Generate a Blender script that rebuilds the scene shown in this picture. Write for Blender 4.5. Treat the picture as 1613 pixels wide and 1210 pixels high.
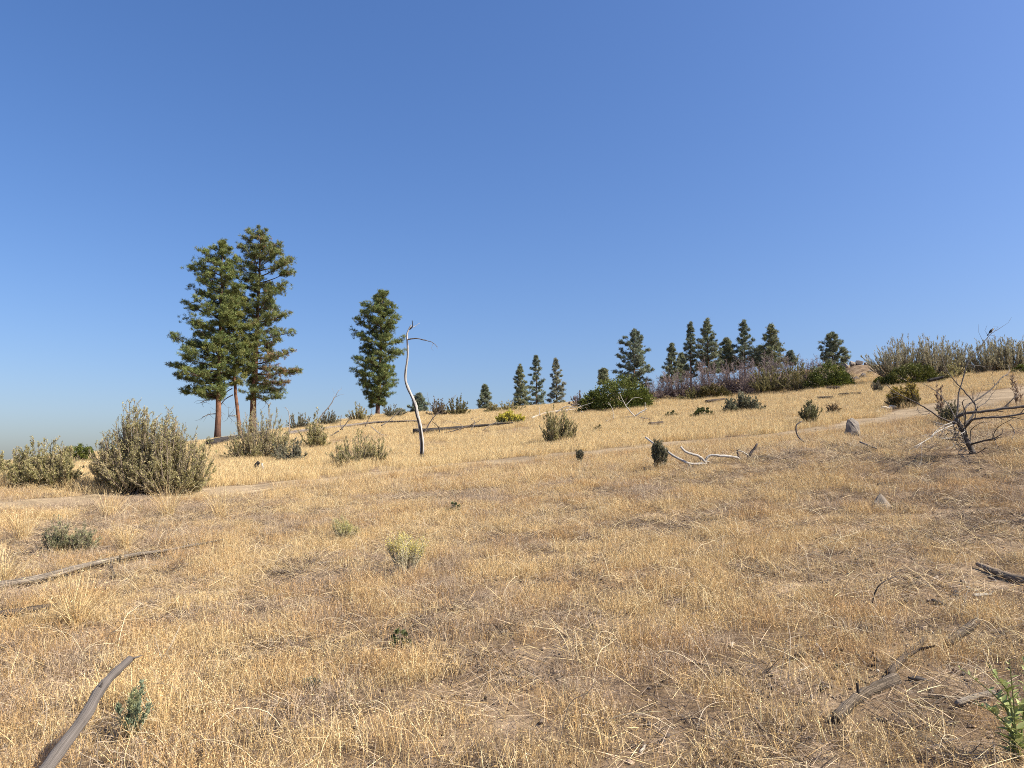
import bpy, bmesh, math
import numpy as np
from mathutils import Vector, Matrix

# ------------------------------------------------------------------ camera, sky, sun, exposure
for o in list(bpy.data.objects): bpy.data.objects.remove(o)
S = bpy.context.scene
COL = S.collection
F = 1165.0; CX = 806.5; CY = 605.0; EYE = 1.6
PITCH = math.atan((730 - CY) / F)
SP, CP = math.sin(PITCH), math.cos(PITCH)
cam_d = bpy.data.cameras.new('camera'); cam = bpy.data.objects.new('camera', cam_d); COL.objects.link(cam)
cam.location = (0, 0, EYE); cam.rotation_euler = (math.pi/2 + PITCH, 0, 0)
cam_d.sensor_width = 36; cam_d.lens = 36 * F / 1613; cam_d.clip_start = 0.05; cam_d.clip_end = 20000
S.camera = cam
SUN_AZ = math.radians(107); SUN_EL = math.radians(46)
W = bpy.data.worlds.new('World'); S.world = W; W.use_nodes = True
wn = W.node_tree.nodes; wl = W.node_tree.links
sky = wn.new('ShaderNodeTexSky'); sky.sky_type = 'NISHITA'; sky.sun_disc = False
sky.sun_elevation = SUN_EL; sky.sun_rotation = SUN_AZ
sky.altitude = 1300; sky.air_density = 1.4; sky.dust_density = 6.0; sky.ozone_density = 3.0
tcn = wn.new('ShaderNodeTexCoord'); lift_ = wn.new('ShaderNodeVectorMath'); lift_.operation = 'ADD'; lift_.inputs[1].default_value = (0, 0, .022)
nz = wn.new('ShaderNodeVectorMath'); nz.operation = 'NORMALIZE'; wl.new(tcn.outputs['Generated'], lift_.inputs[0]); wl.new(lift_.outputs[0], nz.inputs[0]); wl.new(nz.outputs[0], sky.inputs['Vector'])
hs = wn.new('ShaderNodeHueSaturation'); hs.inputs['Saturation'].default_value = 1.2; wl.new(sky.outputs[0], hs.inputs['Color'])
wb = wn.new('ShaderNodeMix'); wb.data_type = 'RGBA'; wb.blend_type = 'MULTIPLY'; wb.inputs[0].default_value = 1.0      # white balance of the whole sky
wl.new(hs.outputs[0], wb.inputs[6]); wb.inputs[7].default_value = (.80, .815, 1.0, 1)
wn['Background'].inputs['Strength'].default_value = 0.095
wl.new(wb.outputs[2], wn['Background'].inputs['Color'])
sd = bpy.data.lights.new('sun', 'SUN'); sun = bpy.data.objects.new('sun', sd); COL.objects.link(sun)
sd.energy = 5.0; sd.angle = math.radians(0.53); sd.color = (1.0, 0.92, 0.77)
sv = Vector((math.sin(SUN_AZ)*math.cos(SUN_EL), math.cos(SUN_AZ)*math.cos(SUN_EL), math.sin(SUN_EL)))
sun.rotation_euler = sv.to_track_quat('Z', 'Y').to_euler(); sun.location = (30, -10, 40)
S.view_settings.view_transform = 'Standard'; S.view_settings.look = 'None'
S.view_settings.exposure = 0.84; S.view_settings.gamma = 1.0
S.render.engine = 'CYCLES'
S.cycles.max_bounces = 4; S.cycles.diffuse_bounces = 3; S.cycles.transmission_bounces = 3; S.cycles.filter_width = 0.95
S.cycles.glossy_bounces = 2; S.cycles.transparent_max_bounces = 4
S.cycles.use_denoising = False

rng = np.random.default_rng(7)
U = lambda a, b, n=None: rng.uniform(a, b, n)

# ------------------------------------------------------------------ numeric helpers
def h2(ix, iy, s):
    v = np.sin(ix*127.1 + iy*311.7 + s*74.7) * 43758.5453
    return v - np.floor(v)
def vnoise(x, y, s=0):
    x = np.asarray(x, float); y = np.asarray(y, float)
    ix, iy = np.floor(x), np.floor(y); fx, fy = x-ix, y-iy
    fx = fx*fx*(3-2*fx); fy = fy*fy*(3-2*fy)
    a = h2(ix, iy, s); b = h2(ix+1, iy, s); c = h2(ix, iy+1, s); d = h2(ix+1, iy+1, s)
    return (a*(1-fx)+b*fx)*(1-fy) + (c*(1-fx)+d*fx)*fy
def fbm(x, y, s=0, o=3):
    t = 0; a = 0.5; k = 1.0; n = 0
    for i in range(o):
        t = t + a*vnoise(np.asarray(x)*k, np.asarray(y)*k, s+i*13); n += a; a *= .5; k *= 2.03
    return t/n
def nrm(v):
    return v/np.maximum(np.linalg.norm(v, axis=-1, keepdims=True), 1e-9)
def rdir(n):
    return nrm(rng.normal(size=(n, 3)))
def zat(py, Y):                      # height of the point seen at row py, at distance Y
    t = (CY-py)/F
    return EYE + Y*(SP+t*CP)/(CP-t*SP)
def xat(px, Y, z):
    return (px-CX)/F*(Y*CP+(z-EYE)*SP)
def P3(px, py, Y):
    z = zat(py, Y); return np.array((xat(px, Y, z), Y, z))

# ------------------------------------------------------------------ terrain: thin-plate hill through surveyed spots
ctrl = [(-10,-10,-1.0),(0,-10,-.6),(10,-10,.1),(-6,0,-.35),(0,0,0),(6,0,.4),(-4,4,-.12),(0,4,.12),(4,4,.42),
        (-8,9,.05),(0,9,.42),(8,9,1.15),
        (-70,90,-6),(-30,95,1.0),(0,105,3.5),(30,115,7.5),(70,120,11),(-60,40,-2.5),(70,55,12),(45,10,5.5),(-40,0,-3.2),
        (-100,200,-16),(0,200,-10),(110,200,-2),(0,-70,-6),(-70,-60,-9),(70,-60,-2)]
for px, py, Y in [(250,780,17.5),(60,770,17),(663,722,30),(340,697,60),(410,738,26),(130,734,32),(0,741,28),
                  (700,655,66),(740,682,45),(520,692,42),(595,657,72),(1000,700,26),(1040,741,17.5),(960,646,55),
                  (880,700,30),(1130,724,17),(1343,684,22),(1340,662,28),(1200,622,58),(1170,650,40),(1340,602,62),
                  (1365,578,76),(1510,716,13),(1423,641,32),(1590,606,42),(1450,598,55),(1600,586,60),(1470,590,76),(1600,584,78),(1390,800,11)]:
    p = P3(px, py, Y); ctrl.append(tuple(p))
ctrl = np.array(ctrl); CN = len(ctrl)
def tps(r2): return np.where(r2 > 0, 0.5*r2*np.log(np.maximum(r2, 1e-12)), 0)
A = np.zeros((CN+3, CN+3)); dd = ((ctrl[:, None, :2]-ctrl[None, :, :2])**2).sum(-1)
A[:CN, :CN] = tps(dd) + np.eye(CN)*6.0
A[:CN, CN] = 1; A[:CN, CN+1:] = ctrl[:, :2]; A[CN, :CN] = 1; A[CN+1:, :CN] = ctrl[:, :2].T
TW = np.linalg.solve(A, np.concatenate([ctrl[:, 2], np.zeros(3)]))
def terr(x, y):
    x = np.asarray(x, float); y = np.asarray(y, float); shp = x.shape
    xr, yr = x.ravel(), y.ravel(); out = np.empty(len(xr))
    for k in range(0, len(xr), 40000):
        a, b = np.clip(xr[k:k+40000], -140, 140), np.clip(yr[k:k+40000], -90, 230)
        r2 = (a[:, None]-ctrl[None, :, 0])**2 + (b[:, None]-ctrl[None, :, 1])**2
        out[k:k+40000] = tps(r2) @ TW[:CN] + TW[CN] + TW[CN+1]*a + TW[CN+2]*b
    out = out.reshape(shp)
    d = np.maximum(np.hypot(x, y-30)-110, 0)
    w = np.clip(d/110, 0, 1); w = w*w*(3-2*w)
    out = out*(1-w) + (-22)*w
    near = np.exp(-(d/40)**2)
    out = out + 1.0*np.exp(-((x-31.5)/2.3)**2-((y-66)/3.0)**2)        # rubble mound
    return out + near*(0.10*(fbm(x*.35, y*.35, 3, 2)-.5) + 0.05*(fbm(x*1.3, y*1.3, 9, 2)-.5))
def hit(px, py, y0=1.2, y1=110):     # where a sight line meets the hill
    ys = np.concatenate([np.arange(y0, 20, .03), np.arange(20, y1, .12)])
    zs = zat(py, ys); xs = xat(px, ys, zs); g = terr(xs, ys)
    k = np.argmax(g >= zs)
    if not (g >= zs).any(): k = np.argmax(np.where(ys > 9, (g-zs)/ys, -9))      # just over the crest: the nearest brow
    return np.array((xs[k], ys[k], g[k]))
def spot(px, Y):                     # ground point at distance Y in the direction of px
    z = 0
    for _ in range(4):
        x = xat(px, Y, z); z = float(terr(np.array([x]), np.array([Y]))[0])
    return np.array((x, Y, z))

# ------------------------------------------------------------------ mesh collector
class MB:
    def __init__(s): s.v = []; s.c = []; s.t = []; s.q = []; s.tr = []; s.n = 0
    def add(s, v, quads=None, tris=None, col=(1, 1, 1), tuv=None):
        v = np.asarray(v, float).reshape(-1, 3); n = len(v)
        c = np.asarray(col, float)
        if c.ndim == 1: c = np.broadcast_to(c, (n, 3))
        s.v.append(v); s.c.append(c); s.t.append(tuv if tuv is not None else v*0)
        if quads is not None and len(quads): s.q.append(np.asarray(quads).reshape(-1, 4)+s.n)
        if tris is not None and len(tris): s.tr.append(np.asarray(tris).reshape(-1, 3)+s.n)
        s.n += n
    def mesh(s, name, smooth=False):
        me = bpy.data.meshes.new(name)
        v = np.concatenate(s.v); q = np.concatenate(s.q) if s.q else np.zeros((0, 4), int)
        t = np.concatenate(s.tr) if s.tr else np.zeros((0, 3), int)
        me.vertices.add(len(v)); me.vertices.foreach_set('co', v.astype(np.float32).ravel())
        lo = np.concatenate([q.ravel(), t.ravel()]).astype(np.int32)
        me.loops.add(len(lo)); me.loops.foreach_set('vertex_index', lo)
        st = np.concatenate([np.arange(len(q))*4, len(q)*4+np.arange(len(t))*3]).astype(np.int32)
        me.polygons.add(len(st)); me.polygons.foreach_set('loop_start', st)
        me.polygons.foreach_set('loop_total', np.concatenate([np.full(len(q), 4), np.full(len(t), 3)]).astype(np.int32))
        if smooth: me.polygons.foreach_set('use_smooth', np.ones(len(st), bool))
        me.update(calc_edges=True)
        a = me.attributes.new('Col', 'FLOAT_COLOR', 'POINT')
        c = np.concatenate(s.c); c4 = np.ones((len(c), 4), np.float32); c4[:, :3] = c
        a.data.foreach_set('color', c4.ravel())
        b = me.attributes.new('tuv', 'FLOAT_VECTOR', 'POINT')
        b.data.foreach_set('vector', np.concatenate(s.t).astype(np.float32).ravel())
        return me
    def build(s, name, mat, parent=None, loc=None, smooth=False):
        if loc is not None:
            for k in range(len(s.v)): s.v[k] = s.v[k]-np.asarray(loc)
        me = s.mesh(name, smooth); me.materials.append(mat)
        o = bpy.data.objects.new(name, me); COL.objects.link(o)
        if parent is not None: o.parent = parent
        elif loc is not None: o.location = loc
        return o
def tag(o, label=None, cat=None, group=None, kind=None):
    for k, v in (('label', label), ('category', cat), ('group', group), ('kind', kind)):
        if v: o[k] = v
    return o
def empty(name, loc, label, cat, group=None):
    o = bpy.data.objects.new(name, None); COL.objects.link(o); o.location = tuple(float(a) for a in loc)
    o.empty_display_size = .2
    return tag(o, label, cat, group)

def leaves(m, P, D, L, Wd, col, roll=None, fold=0.0):     # diamond leaf quads
    n = len(P); L = np.broadcast_to(np.asarray(L, float), n)[:, None]; Wd = np.broadcast_to(np.asarray(Wd, float), n)[:, None]
    s = nrm(np.cross(D, rdir(n)))
    nn = np.cross(s, D)
    mid = P + D*L*.45 + nn*L*fold
    v = np.stack([P, mid+s*Wd*.5, P+D*L, mid-s*Wd*.5], 1).reshape(-1, 3)
    c = np.asarray(col, float); c = np.repeat(c, 4, 0) if c.ndim == 2 else c
    m.add(v, quads=np.arange(n*4).reshape(-1, 4), col=c)
def needles(m, P, D, L, Wd, col):
    n = len(P)
    if n == 0: return
    n = len(P); L = np.broadcast_to(np.asarray(L, float), n)[:, None]
    s = nrm(np.cross(D, rdir(n)))*Wd*.5
    v = np.stack([P+s, P+D*L, P-s], 1).reshape(-1, 3)
    c = np.asarray(col, float); c = np.repeat(c, 3, 0) if c.ndim == 2 else c
    m.add(v, tris=np.arange(n*3).reshape(-1, 3), col=c)
def cones(m, A_, B_, r0, col, r1=None):                      # many straight twigs, three-sided
    n = len(A_); d = nrm(B_-A_); s = nrm(np.cross(d, rdir(n))); t = np.cross(d, s)
    r0 = np.broadcast_to(np.asarray(r0, float), n)[:, None]; rr1 = r0*.45 if r1 is None else np.broadcast_to(np.asarray(r1, float), n)[:, None]
    ring = []
    for C_, r in ((A_, r0), (B_, rr1)):
        for k in range(3):
            a = k*2.0944; ring.append(C_+(s*math.cos(a)+t*math.sin(a))*r)
    v = np.stack(ring, 1).reshape(-1, 3); b = np.arange(n)[:, None]*6
    q = np.concatenate([b+np.array([[k, (k+1) % 3, 3+(k+1) % 3, 3+k]]) for k in range(3)])
    c = np.asarray(col, float); c = np.repeat(c, 6, 0) if c.ndim == 2 else c
    m.add(v, quads=q, col=c)
def smoothline(pts, n=4):
    pts = np.asarray(pts, float); out = []
    k = len(pts)
    if k < 3: 
        t = np.linspace(0, 1, n+1)[:, None]; return pts[0]*(1-t)+pts[-1]*t
    for i in range(k-1):
        p0 = pts[max(i-1, 0)]; p1 = pts[i]; p2 = pts[i+1]; p3 = pts[min(i+2, k-1)]
        for j in range(n):
            t = j/n
            out.append(.5*((2*p1)+(-p0+p2)*t+(2*p0-5*p1+4*p2-p3)*t*t+(-p0+3*p1-3*p2+p3)*t**3))
    out.append(pts[-1]); return np.array(out)
def tube(m, pts, rad, sides=7, col=(1, 1, 1), knob=0.0, cap=True):
    pts = np.asarray(pts, float); n = len(pts); rad = np.broadcast_to(np.asarray(rad, float), n)
    tan = nrm(np.gradient(pts, axis=0)); ref = np.array((0, 0, 1.0)) if abs(tan[0, 2]) < .9 else np.array((1.0, 0, 0))
    s = nrm(np.cross(tan[0], ref)); ln = 0; V = []; T = []
    wob = U(.75, 1.25, sides) if knob else np.ones(sides)
    for i in range(n):
        s = nrm(s-tan[i]*np.dot(s, tan[i])); t = np.cross(tan[i], s)
        if i: ln += np.linalg.norm(pts[i]-pts[i-1])
        a = np.arange(sides)*2*math.pi/sides
        r = rad[i]*(1+(wob-1)*knob*2)*(1+knob*U(-.35, .35, sides))
        V.append(pts[i]+(np.cos(a)*r)[:, None]*s+(np.sin(a)*r)[:, None]*t)
        T.append(np.stack([np.cos(a), np.sin(a), np.full(sides, ln)], 1))
    V = np.concatenate(V); T = np.concatenate(T); k = np.arange(sides); q = []
    for i in range(n-1):
        q.append(np.stack([i*sides+k, i*sides+(k+1) % sides, (i+1)*sides+(k+1) % sides, (i+1)*sides+k], 1))
    q = np.concatenate(q); tr = None
    if cap:
        V = np.concatenate([V, pts[:1], pts[-1:]]); T = np.concatenate([T, [[0, 0, 0]], [[0, 0, ln]]])
        e = n*sides
        tr = np.concatenate([np.stack([(k+1) % sides, k, np.full(sides, e)], 1),
                             np.stack([(n-1)*sides+k, (n-1)*sides+(k+1) % sides, np.full(sides, e+1)], 1)])
    c = np.asarray(col, float)
    if c.ndim == 2 and len(c) == n:
        c = np.repeat(c, sides, 0)
        if cap: c = np.concatenate([c, c[:1], c[-1:]])
    m.add(V, quads=q, tris=tr, col=c, tuv=T)

# ------------------------------------------------------------------ materials
def newmat(name):
    m = bpy.data.materials.new(name); m.use_nodes = True; nt = m.node_tree; nt.nodes.clear()
    out = nt.nodes.new('ShaderNodeOutputMaterial'); return m, nt, out
def nd(nt, t, **kw):
    n = nt.nodes.new(t)
    for k, v in kw.items(): setattr(n, k, v)
    return n
def mixc(nt, fac, a, b, mode='MIX'):
    n = nd(nt, 'ShaderNodeMix', data_type='RGBA', blend_type=mode)
    for sock, val in ((n.inputs[0], fac), (n.inputs[6], a), (n.inputs[7], b)):
        if hasattr(val, 'links'): nt.links.new(val, sock)
        else: sock.default_value = val if not isinstance(val, tuple) else (*val, 1)[:4]
    return n.outputs[2]
def ramp(nt, src, stops):
    r = nd(nt, 'ShaderNodeValToRGB'); e = r.color_ramp.elements
    while len(e) < len(stops): e.new(.5)
    for k, (p, c) in enumerate(stops): e[k].position = p; e[k].color = (*c, 1) if isinstance(c, tuple) else (c, c, c, 1)
    nt.links.new(src, r.inputs[0]); return r.outputs[0]
def noise(nt, vec, scale, detail=4, rough=.55, dist=0):
    n = nd(nt, 'ShaderNodeTexNoise'); n.inputs['Scale'].default_value = scale
    n.inputs['Detail'].default_value = detail; n.inputs['Roughness'].default_value = rough; n.inputs['Distortion'].default_value = dist
    if vec is not None: nt.links.new(vec, n.inputs['Vector'])
    return n.outputs[0]
def attr(nt, name): return nd(nt, 'ShaderNodeAttribute', attribute_name=name)
def leafmat(name, trans=.3, tint=1.0):
    m, nt, out = newmat(name)
    a = attr(nt, 'Col').outputs['Color']
    d = nd(nt, 'ShaderNodeBsdfPrincipled'); d.inputs['Roughness'].default_value = .6
    d.inputs['Specular IOR Level'].default_value = .25
    t = nd(nt, 'ShaderNodeBsdfTranslucent'); mx = nd(nt, 'ShaderNodeMixShader'); mx.inputs[0].default_value = trans
    nt.links.new(a, d.inputs['Base Color']); nt.links.new(a, t.inputs['Color'])
    nt.links.new(d.outputs[0], mx.inputs[1]); nt.links.new(t.outputs[0], mx.inputs[2]); nt.links.new(mx.outputs[0], out.inputs[0])
    return m
def woodmat(name, dark=(.035, .03, .027), amount=.5, streak=(7, 7, 1.2), bump=.35, rough=.85):
    m, nt, out = newmat(name)
    a = attr(nt, 'Col').outputs['Color']; tv = attr(nt, 'tuv').outputs['Vector']
    mp = nd(nt, 'ShaderNodeVectorMath', operation='MULTIPLY'); mp.inputs[1].default_value = streak; nt.links.new(tv, mp.inputs[0])
    n1 = noise(nt, mp.outputs[0], 1.0, 6, .65, .4)
    f = ramp(nt, n1, [(max(amount-.16, 0.0), 1.0), (min(amount+.1, 1.0), 0.0)])
    oc = nd(nt, 'ShaderNodeTexCoord').outputs['Object']; n2 = noise(nt, oc, 3.0, 3)
    c = mixc(nt, f, a, dark); c = mixc(nt, 1.0, c, ramp(nt, n2, [(.25, .62), (.75, 1.25)]), 'MULTIPLY')
    d = nd(nt, 'ShaderNodeBsdfPrincipled'); d.inputs['Roughness'].default_value = rough; d.inputs['Specular IOR Level'].default_value = .2
    nt.links.new(c, d.inputs['Base Color'])
    b = nd(nt, 'ShaderNodeBump'); b.inputs['Strength'].default_value = bump; b.inputs['Distance'].default_value = .03
    nt.links.new(n1, b.inputs['Height']); nt.links.new(b.outputs[0], d.inputs['Normal'])
    nt.links.new(d.outputs[0], out.inputs[0]); return m
def soilmat(name, stops, s1, s2, bump=.6):
    m, nt, out = newmat(name); oc = nd(nt, 'ShaderNodeTexCoord').outputs['Object']
    n1 = noise(nt, oc, s1, 8, .62); n2 = noise(nt, oc, s2, 6, .7); n3 = noise(nt, oc, .35, 3)
    c = ramp(nt, n1, stops); c = mixc(nt, 1.0, c, ramp(nt, n2, [(.3, .7), (.7, 1.22)]), 'MULTIPLY')
    c = mixc(nt, 1.0, c, ramp(nt, n3, [(.3, .85), (.7, 1.12)]), 'MULTIPLY')
    d = nd(nt, 'ShaderNodeBsdfPrincipled'); d.inputs['Roughness'].default_value = .95; d.inputs['Specular IOR Level'].default_value = .1
    nt.links.new(c, d.inputs['Base Color'])
    b = nd(nt, 'ShaderNodeBump'); b.inputs['Strength'].default_value = bump; b.inputs['Distance'].default_value = .05
    nt.links.new(n2, b.inputs['Height']); nt.links.new(b.outputs[0], d.inputs['Normal'])
    nt.links.new(d.outputs[0], out.inputs[0]); return m
M = {}
M['ground'] = soilmat('dry_soil', [(.3, (.075, .05, .031)), (.5, (.215, .15, .092)), (.7, (.38, .28, .18))], 2.2, 26)
M['track'] = soilmat('track_dirt', [(.3, (.2, .15, .095)), (.5, (.29, .22, .14)), (.72, (.37, .285, .185))], .9, 18, .4)
M['straw'] = leafmat('dry_grass', .15)
M['needle'] = leafmat('pine_needles', .12)
M['sage'] = leafmat('sage_leaves', .3)
M['leaf'] = leafmat('green_leaves', .2)
M['flower'] = leafmat('flower_heads', .2)
M['twig'] = leafmat('shrub_twigs', 0.0)
M['bark'] = woodmat('pine_bark', (.035, .022, .016), .42, (5, 5, 3.0), .8)
M['silver'] = woodmat('weathered_wood', (.07, .06, .05), .46, (9, 9, 1.6), .6)
M['weathered'] = woodmat('weathered_log', (.06, .048, .036), .55, (5, 5, 1.4), 1.0)
M['charred'] = woodmat('charred_wood', (.012, .011, .011), .5, (5, 5, 1.5), .6)
M['snag'] = woodmat('bleached_charred_wood', (.012, .011, .011), .56, (1.3, 1.3, .3), .4)
def rockmat():
    m, nt, out = newmat('field_rock'); oc = nd(nt, 'ShaderNodeTexCoord').outputs['Object']
    a = attr(nt, 'Col').outputs['Color']; n1 = noise(nt, oc, 9, 8, .65); n2 = noise(nt, oc, 2.5, 3)
    c = mixc(nt, 1.0, a, ramp(nt, n1, [(.3, .5), (.7, 1.3)]), 'MULTIPLY')
    c = mixc(nt, ramp(nt, n2, [(.55, 0.0), (.68, .55)]), c, (.1, .095, .08))
    d = nd(nt, 'ShaderNodeBsdfPrincipled'); d.inputs['Roughness'].default_value = .9
    b = nd(nt, 'ShaderNodeBump'); b.inputs['Strength'].default_value = .6; b.inputs['Distance'].default_value = .02
    nt.links.new(c, d.inputs['Base Color']); nt.links.new(n1, b.inputs['Height']); nt.links.new(b.outputs[0], d.inputs['Normal'])
    nt.links.new(d.outputs[0], out.inputs[0]); return m
M['rock'] = rockmat()

# ------------------------------------------------------------------ ground sheet
def axis(a, b, st, far):
    mid = np.arange(a, b+.001, st); g = st*1.22**np.arange(1, 60); g = np.cumsum(g); g = g[g < far]
    return np.concatenate([a-g[::-1], mid, b+g])
gx = axis(-55, 60, .5, 5200); gy = axis(-8, 100, .5, 5200)
X, Y_ = np.meshgrid(gx, gy); Z = terr(X, Y_)
nx, ny = len(gx), len(gy); ii = np.arange(nx-1)[None, :]+np.arange(ny-1)[:, None]*nx
g = MB(); g.add(np.stack([X, Y_, Z], -1).reshape(-1, 3), quads=np.stack([ii, ii+1, ii+1+nx, ii+nx], -1).reshape(-1, 4))
tag(g.build('ground', M['ground'], smooth=True), kind='structure')

# ------------------------------------------------------------------ dirt track
tpx = [(-160, 806, .55), (60, 793, .6), (180, 784, .7), (300, 778, .7), (400, 769, .7), (520, 757, .7), (640, 742, .6), (760, 730, .75), (880, 719, 1.1), (980, 710, 1.5),
       (1090, 698, 1.1), (1200, 690, 1.0), (1310, 677, 1.15), (1390, 663, 1.7), (1450, 652, 2.2), (1510, 641, 2.5), (1570, 629, 2.9), (1620, 619, 3.1), (1700, 604, 2.8)]
tc = np.array([[*hit(a, b), w] for a, b, w in tpx]); tc = smoothline(tc, 14)
tl = np.concatenate([[0], np.cumsum(np.linalg.norm(np.diff(tc[:, :2], axis=0), axis=1))])
tn = np.gradient(tc[:, :2], axis=0); tn = nrm(np.stack([-tn[:, 1], tn[:, 0]], 1))
NK = 15; V = []
for k in range(NK):
    u = k/(NK-1)*2-1
    wl_ = tc[:, 3]*(0.9+.9*(fbm(tl*.8, tl*0+(5 if u < 0 else 9), 4, 3)-.5))
    x = tc[:, 0]+tn[:, 0]*wl_*u; y = tc[:, 1]+tn[:, 1]*wl_*u
    rut = -.03*np.exp(-((abs(u)-.5)/.2)**2)
    z = terr(x, y)+.035+rut+.03*(fbm(x*2, y*2, 31, 2)-.5) - (.09 if abs(u) > .99 else 0)
    V.append(np.stack([x, y, z], 1))
V = np.stack(V, 1); n_ = len(tc); ii = np.arange(NK-1)[None, :]+np.arange(n_-1)[:, None]*NK
t = MB(); t.add(V.reshape(-1, 3), quads=np.stack([ii, ii+NK, ii+NK+1, ii+1], -1).reshape(-1, 4))
tag(t.build('dirt_track', M['track'], smooth=True), kind='structure')
def trackdist(x, y):
    out = np.empty(len(x))
    for k in range(0, len(x), 20000):
        d = np.hypot(x[k:k+20000, None]-tc[None, :, 0], y[k:k+20000, None]-tc[None, :, 1])
        j = d.argmin(1); out[k:k+20000] = d[np.arange(len(j)), j]/tc[j, 3]
    return out

# ------------------------------------------------------------------ scattering of uncountable cover
def scatter(name, protos, pos, rot, scl, idx, mat):
    pc = bpy.data.collections.new(name+'_source')
    for k, m in enumerate(protos):
        me = m.mesh('%s_source_%02d' % (name, k)); me.materials.append(mat)
        pc.objects.link(bpy.data.objects.new('%s_source_%02d' % (name, k), me))
    me = bpy.data.meshes.new(name); me.vertices.add(len(pos)); me.vertices.foreach_set('co', pos.astype(np.float32).ravel())
    for nm, ty, key, val in (('rot', 'FLOAT_VECTOR', 'vector', rot), ('scl', 'FLOAT_VECTOR', 'vector', scl)):
        a = me.attributes.new(nm, ty, 'POINT'); a.data.foreach_set(key, val.astype(np.float32).ravel())
    a = me.attributes.new('idx', 'INT', 'POINT'); a.data.foreach_set('value', idx.astype(np.int32))
    o = bpy.data.objects.new(name, me); COL.objects.link(o); o['kind'] = 'stuff'
    nt = bpy.data.node_groups.new(name+'_nodes', 'GeometryNodeTree')
    nt.interface.new_socket('Geometry', in_out='INPUT', socket_type='NodeSocketGeometry')
    nt.interface.new_socket('Geometry', in_out='OUTPUT', socket_type='NodeSocketGeometry')
    gi = nt.nodes.new('NodeGroupInput'); go = nt.nodes.new('NodeGroupOutput')
    ci = nt.nodes.new('GeometryNodeCollectionInfo'); ci.inputs['Collection'].default_value = pc
    ci.inputs['Separate Children'].default_value = True; ci.inputs['Reset Children'].default_value = True
    ip = nt.nodes.new('GeometryNodeInstanceOnPoints'); ip.inputs['Pick Instance'].default_value = True
    def na(nm, dt):
        n = nt.nodes.new('GeometryNodeInputNamedAttribute'); n.data_type = dt; n.inputs['Name'].default_value = nm
        return n.outputs['Attribute']
    er = nt.nodes.new('FunctionNodeEulerToRotation')
    L = nt.links.new
    L(na('rot', 'FLOAT_VECTOR'), er.inputs[0]); L(er.outputs[0], ip.inputs['Rotation'])
    L(na('scl', 'FLOAT_VECTOR'), ip.inputs['Scale']); L(na('idx', 'INT'), ip.inputs['Instance Index'])
    L(gi.outputs[0], ip.inputs['Points']); L(ci.outputs[0], ip.inputs['Instance']); L(ip.outputs[0], go.inputs[0])
    md = o.modifiers.new('scatter', 'NODES'); md.node_group = nt
    return o
def grass_tuft(n, rad, h, cols, lean=.35, w=.0024, heads=4, headlen=.02, flat=0):
    m = MB(); a = U(0, 6.283, n); r = rad*np.sqrt(U(0, 1, n))
    P = np.stack([r*np.cos(a), r*np.sin(a), np.full(n, -.01)], 1)
    H = h*U(.5, 1.2, n); b = U(0, 6.283, n); out = np.stack([np.cos(b), np.sin(b), b*0], 1)
    ln = lean*np.abs(rng.normal(0, 1, n))+.05
    if flat: ln = U(1.5, 6, n)*flat
    D = nrm(out*ln[:, None]+np.array((0, 0, 1.0))); bend = out*(U(0, 1, n)**2*.5)[:, None]
    c = np.minimum(np.asarray(cols)[rng.integers(0, len(cols), n)]*U(.45, 1.3, n)[:, None], .88)
    s = nrm(np.cross(D, rdir(n)))*w*.5
    ts = np.array((0, .4, .75, 1.0)); ws = (1, .9, .7, .35); V = []
    for t_, w_ in zip(ts, ws):
        C_ = P+D*(H*t_)[:, None]+bend*(H*t_*t_)[:, None]
        V += [C_+s*w_, C_-s*w_]
    V = np.stack(V, 1).reshape(-1, 3); k = np.arange(n)[:, None]*8
    q = np.concatenate([k+np.array([[2*j, 2*j+1, 2*j+3, 2*j+2]]) for j in range(3)])
    m.add(V, quads=q, col=np.repeat(c, 8, 0))
    if heads:
        for j in range(heads):
            t_ = U(.72, 1.0, n); C_ = P+D*(H*t_)[:, None]+bend*(H*t_*t_)[:, None]
            dd_ = nrm(out*.9+rdir(n)*.7+np.array((0, 0, -.45)))
            leaves(m, C_, dd_, headlen*U(.6, 1.3, n), headlen*.22, c*U(.9, 1.25, n)[:, None])
    return m
GOLD = [(0.7, 0.494, 0.234), (0.76, 0.562, 0.295), (0.61, 0.413, 0.179), (0.81, 0.638, 0.367)]
RUST = [(0.58, 0.37, 0.164), (0.65, 0.442, 0.213), (0.47, 0.293, 0.13)]
GREY = [(0.44, 0.336, 0.235), (0.5, 0.394, 0.284), (0.3, 0.221, 0.156), (0.62, 0.48, 0.312)]
PALE = [(0.77, 0.576, 0.293), (0.81, 0.634, 0.351), (0.69, 0.499, 0.243)]
protos = []
for c in (GOLD, GOLD, GOLD, RUST, RUST, GREY):             # 0-5 short foreground cheatgrass
    protos.append(grass_tuft(115, .24, .135, c, .26, .0022, 3, .012))
for c in (PALE, PALE, PALE, GOLD):                         # 6-9 taller pale grass beyond the track
    protos.append(grass_tuft(100, .28, .28, c, .2, .004, 3, .02))
for c in (GREY, GOLD+GREY, PALE+GREY):                     # 10-12 flattened litter
    protos.append(grass_tuft(55, .26, .13, c, w=.0024, heads=0, flat=1))
protos.append(grass_tuft(60, .2, .09, [(.15, .115, .085), (.22, .17, .125), (.09, .07, .055), (.3, .24, .17)], w=.005, heads=1, flat=.6))
CLEAR = []
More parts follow.
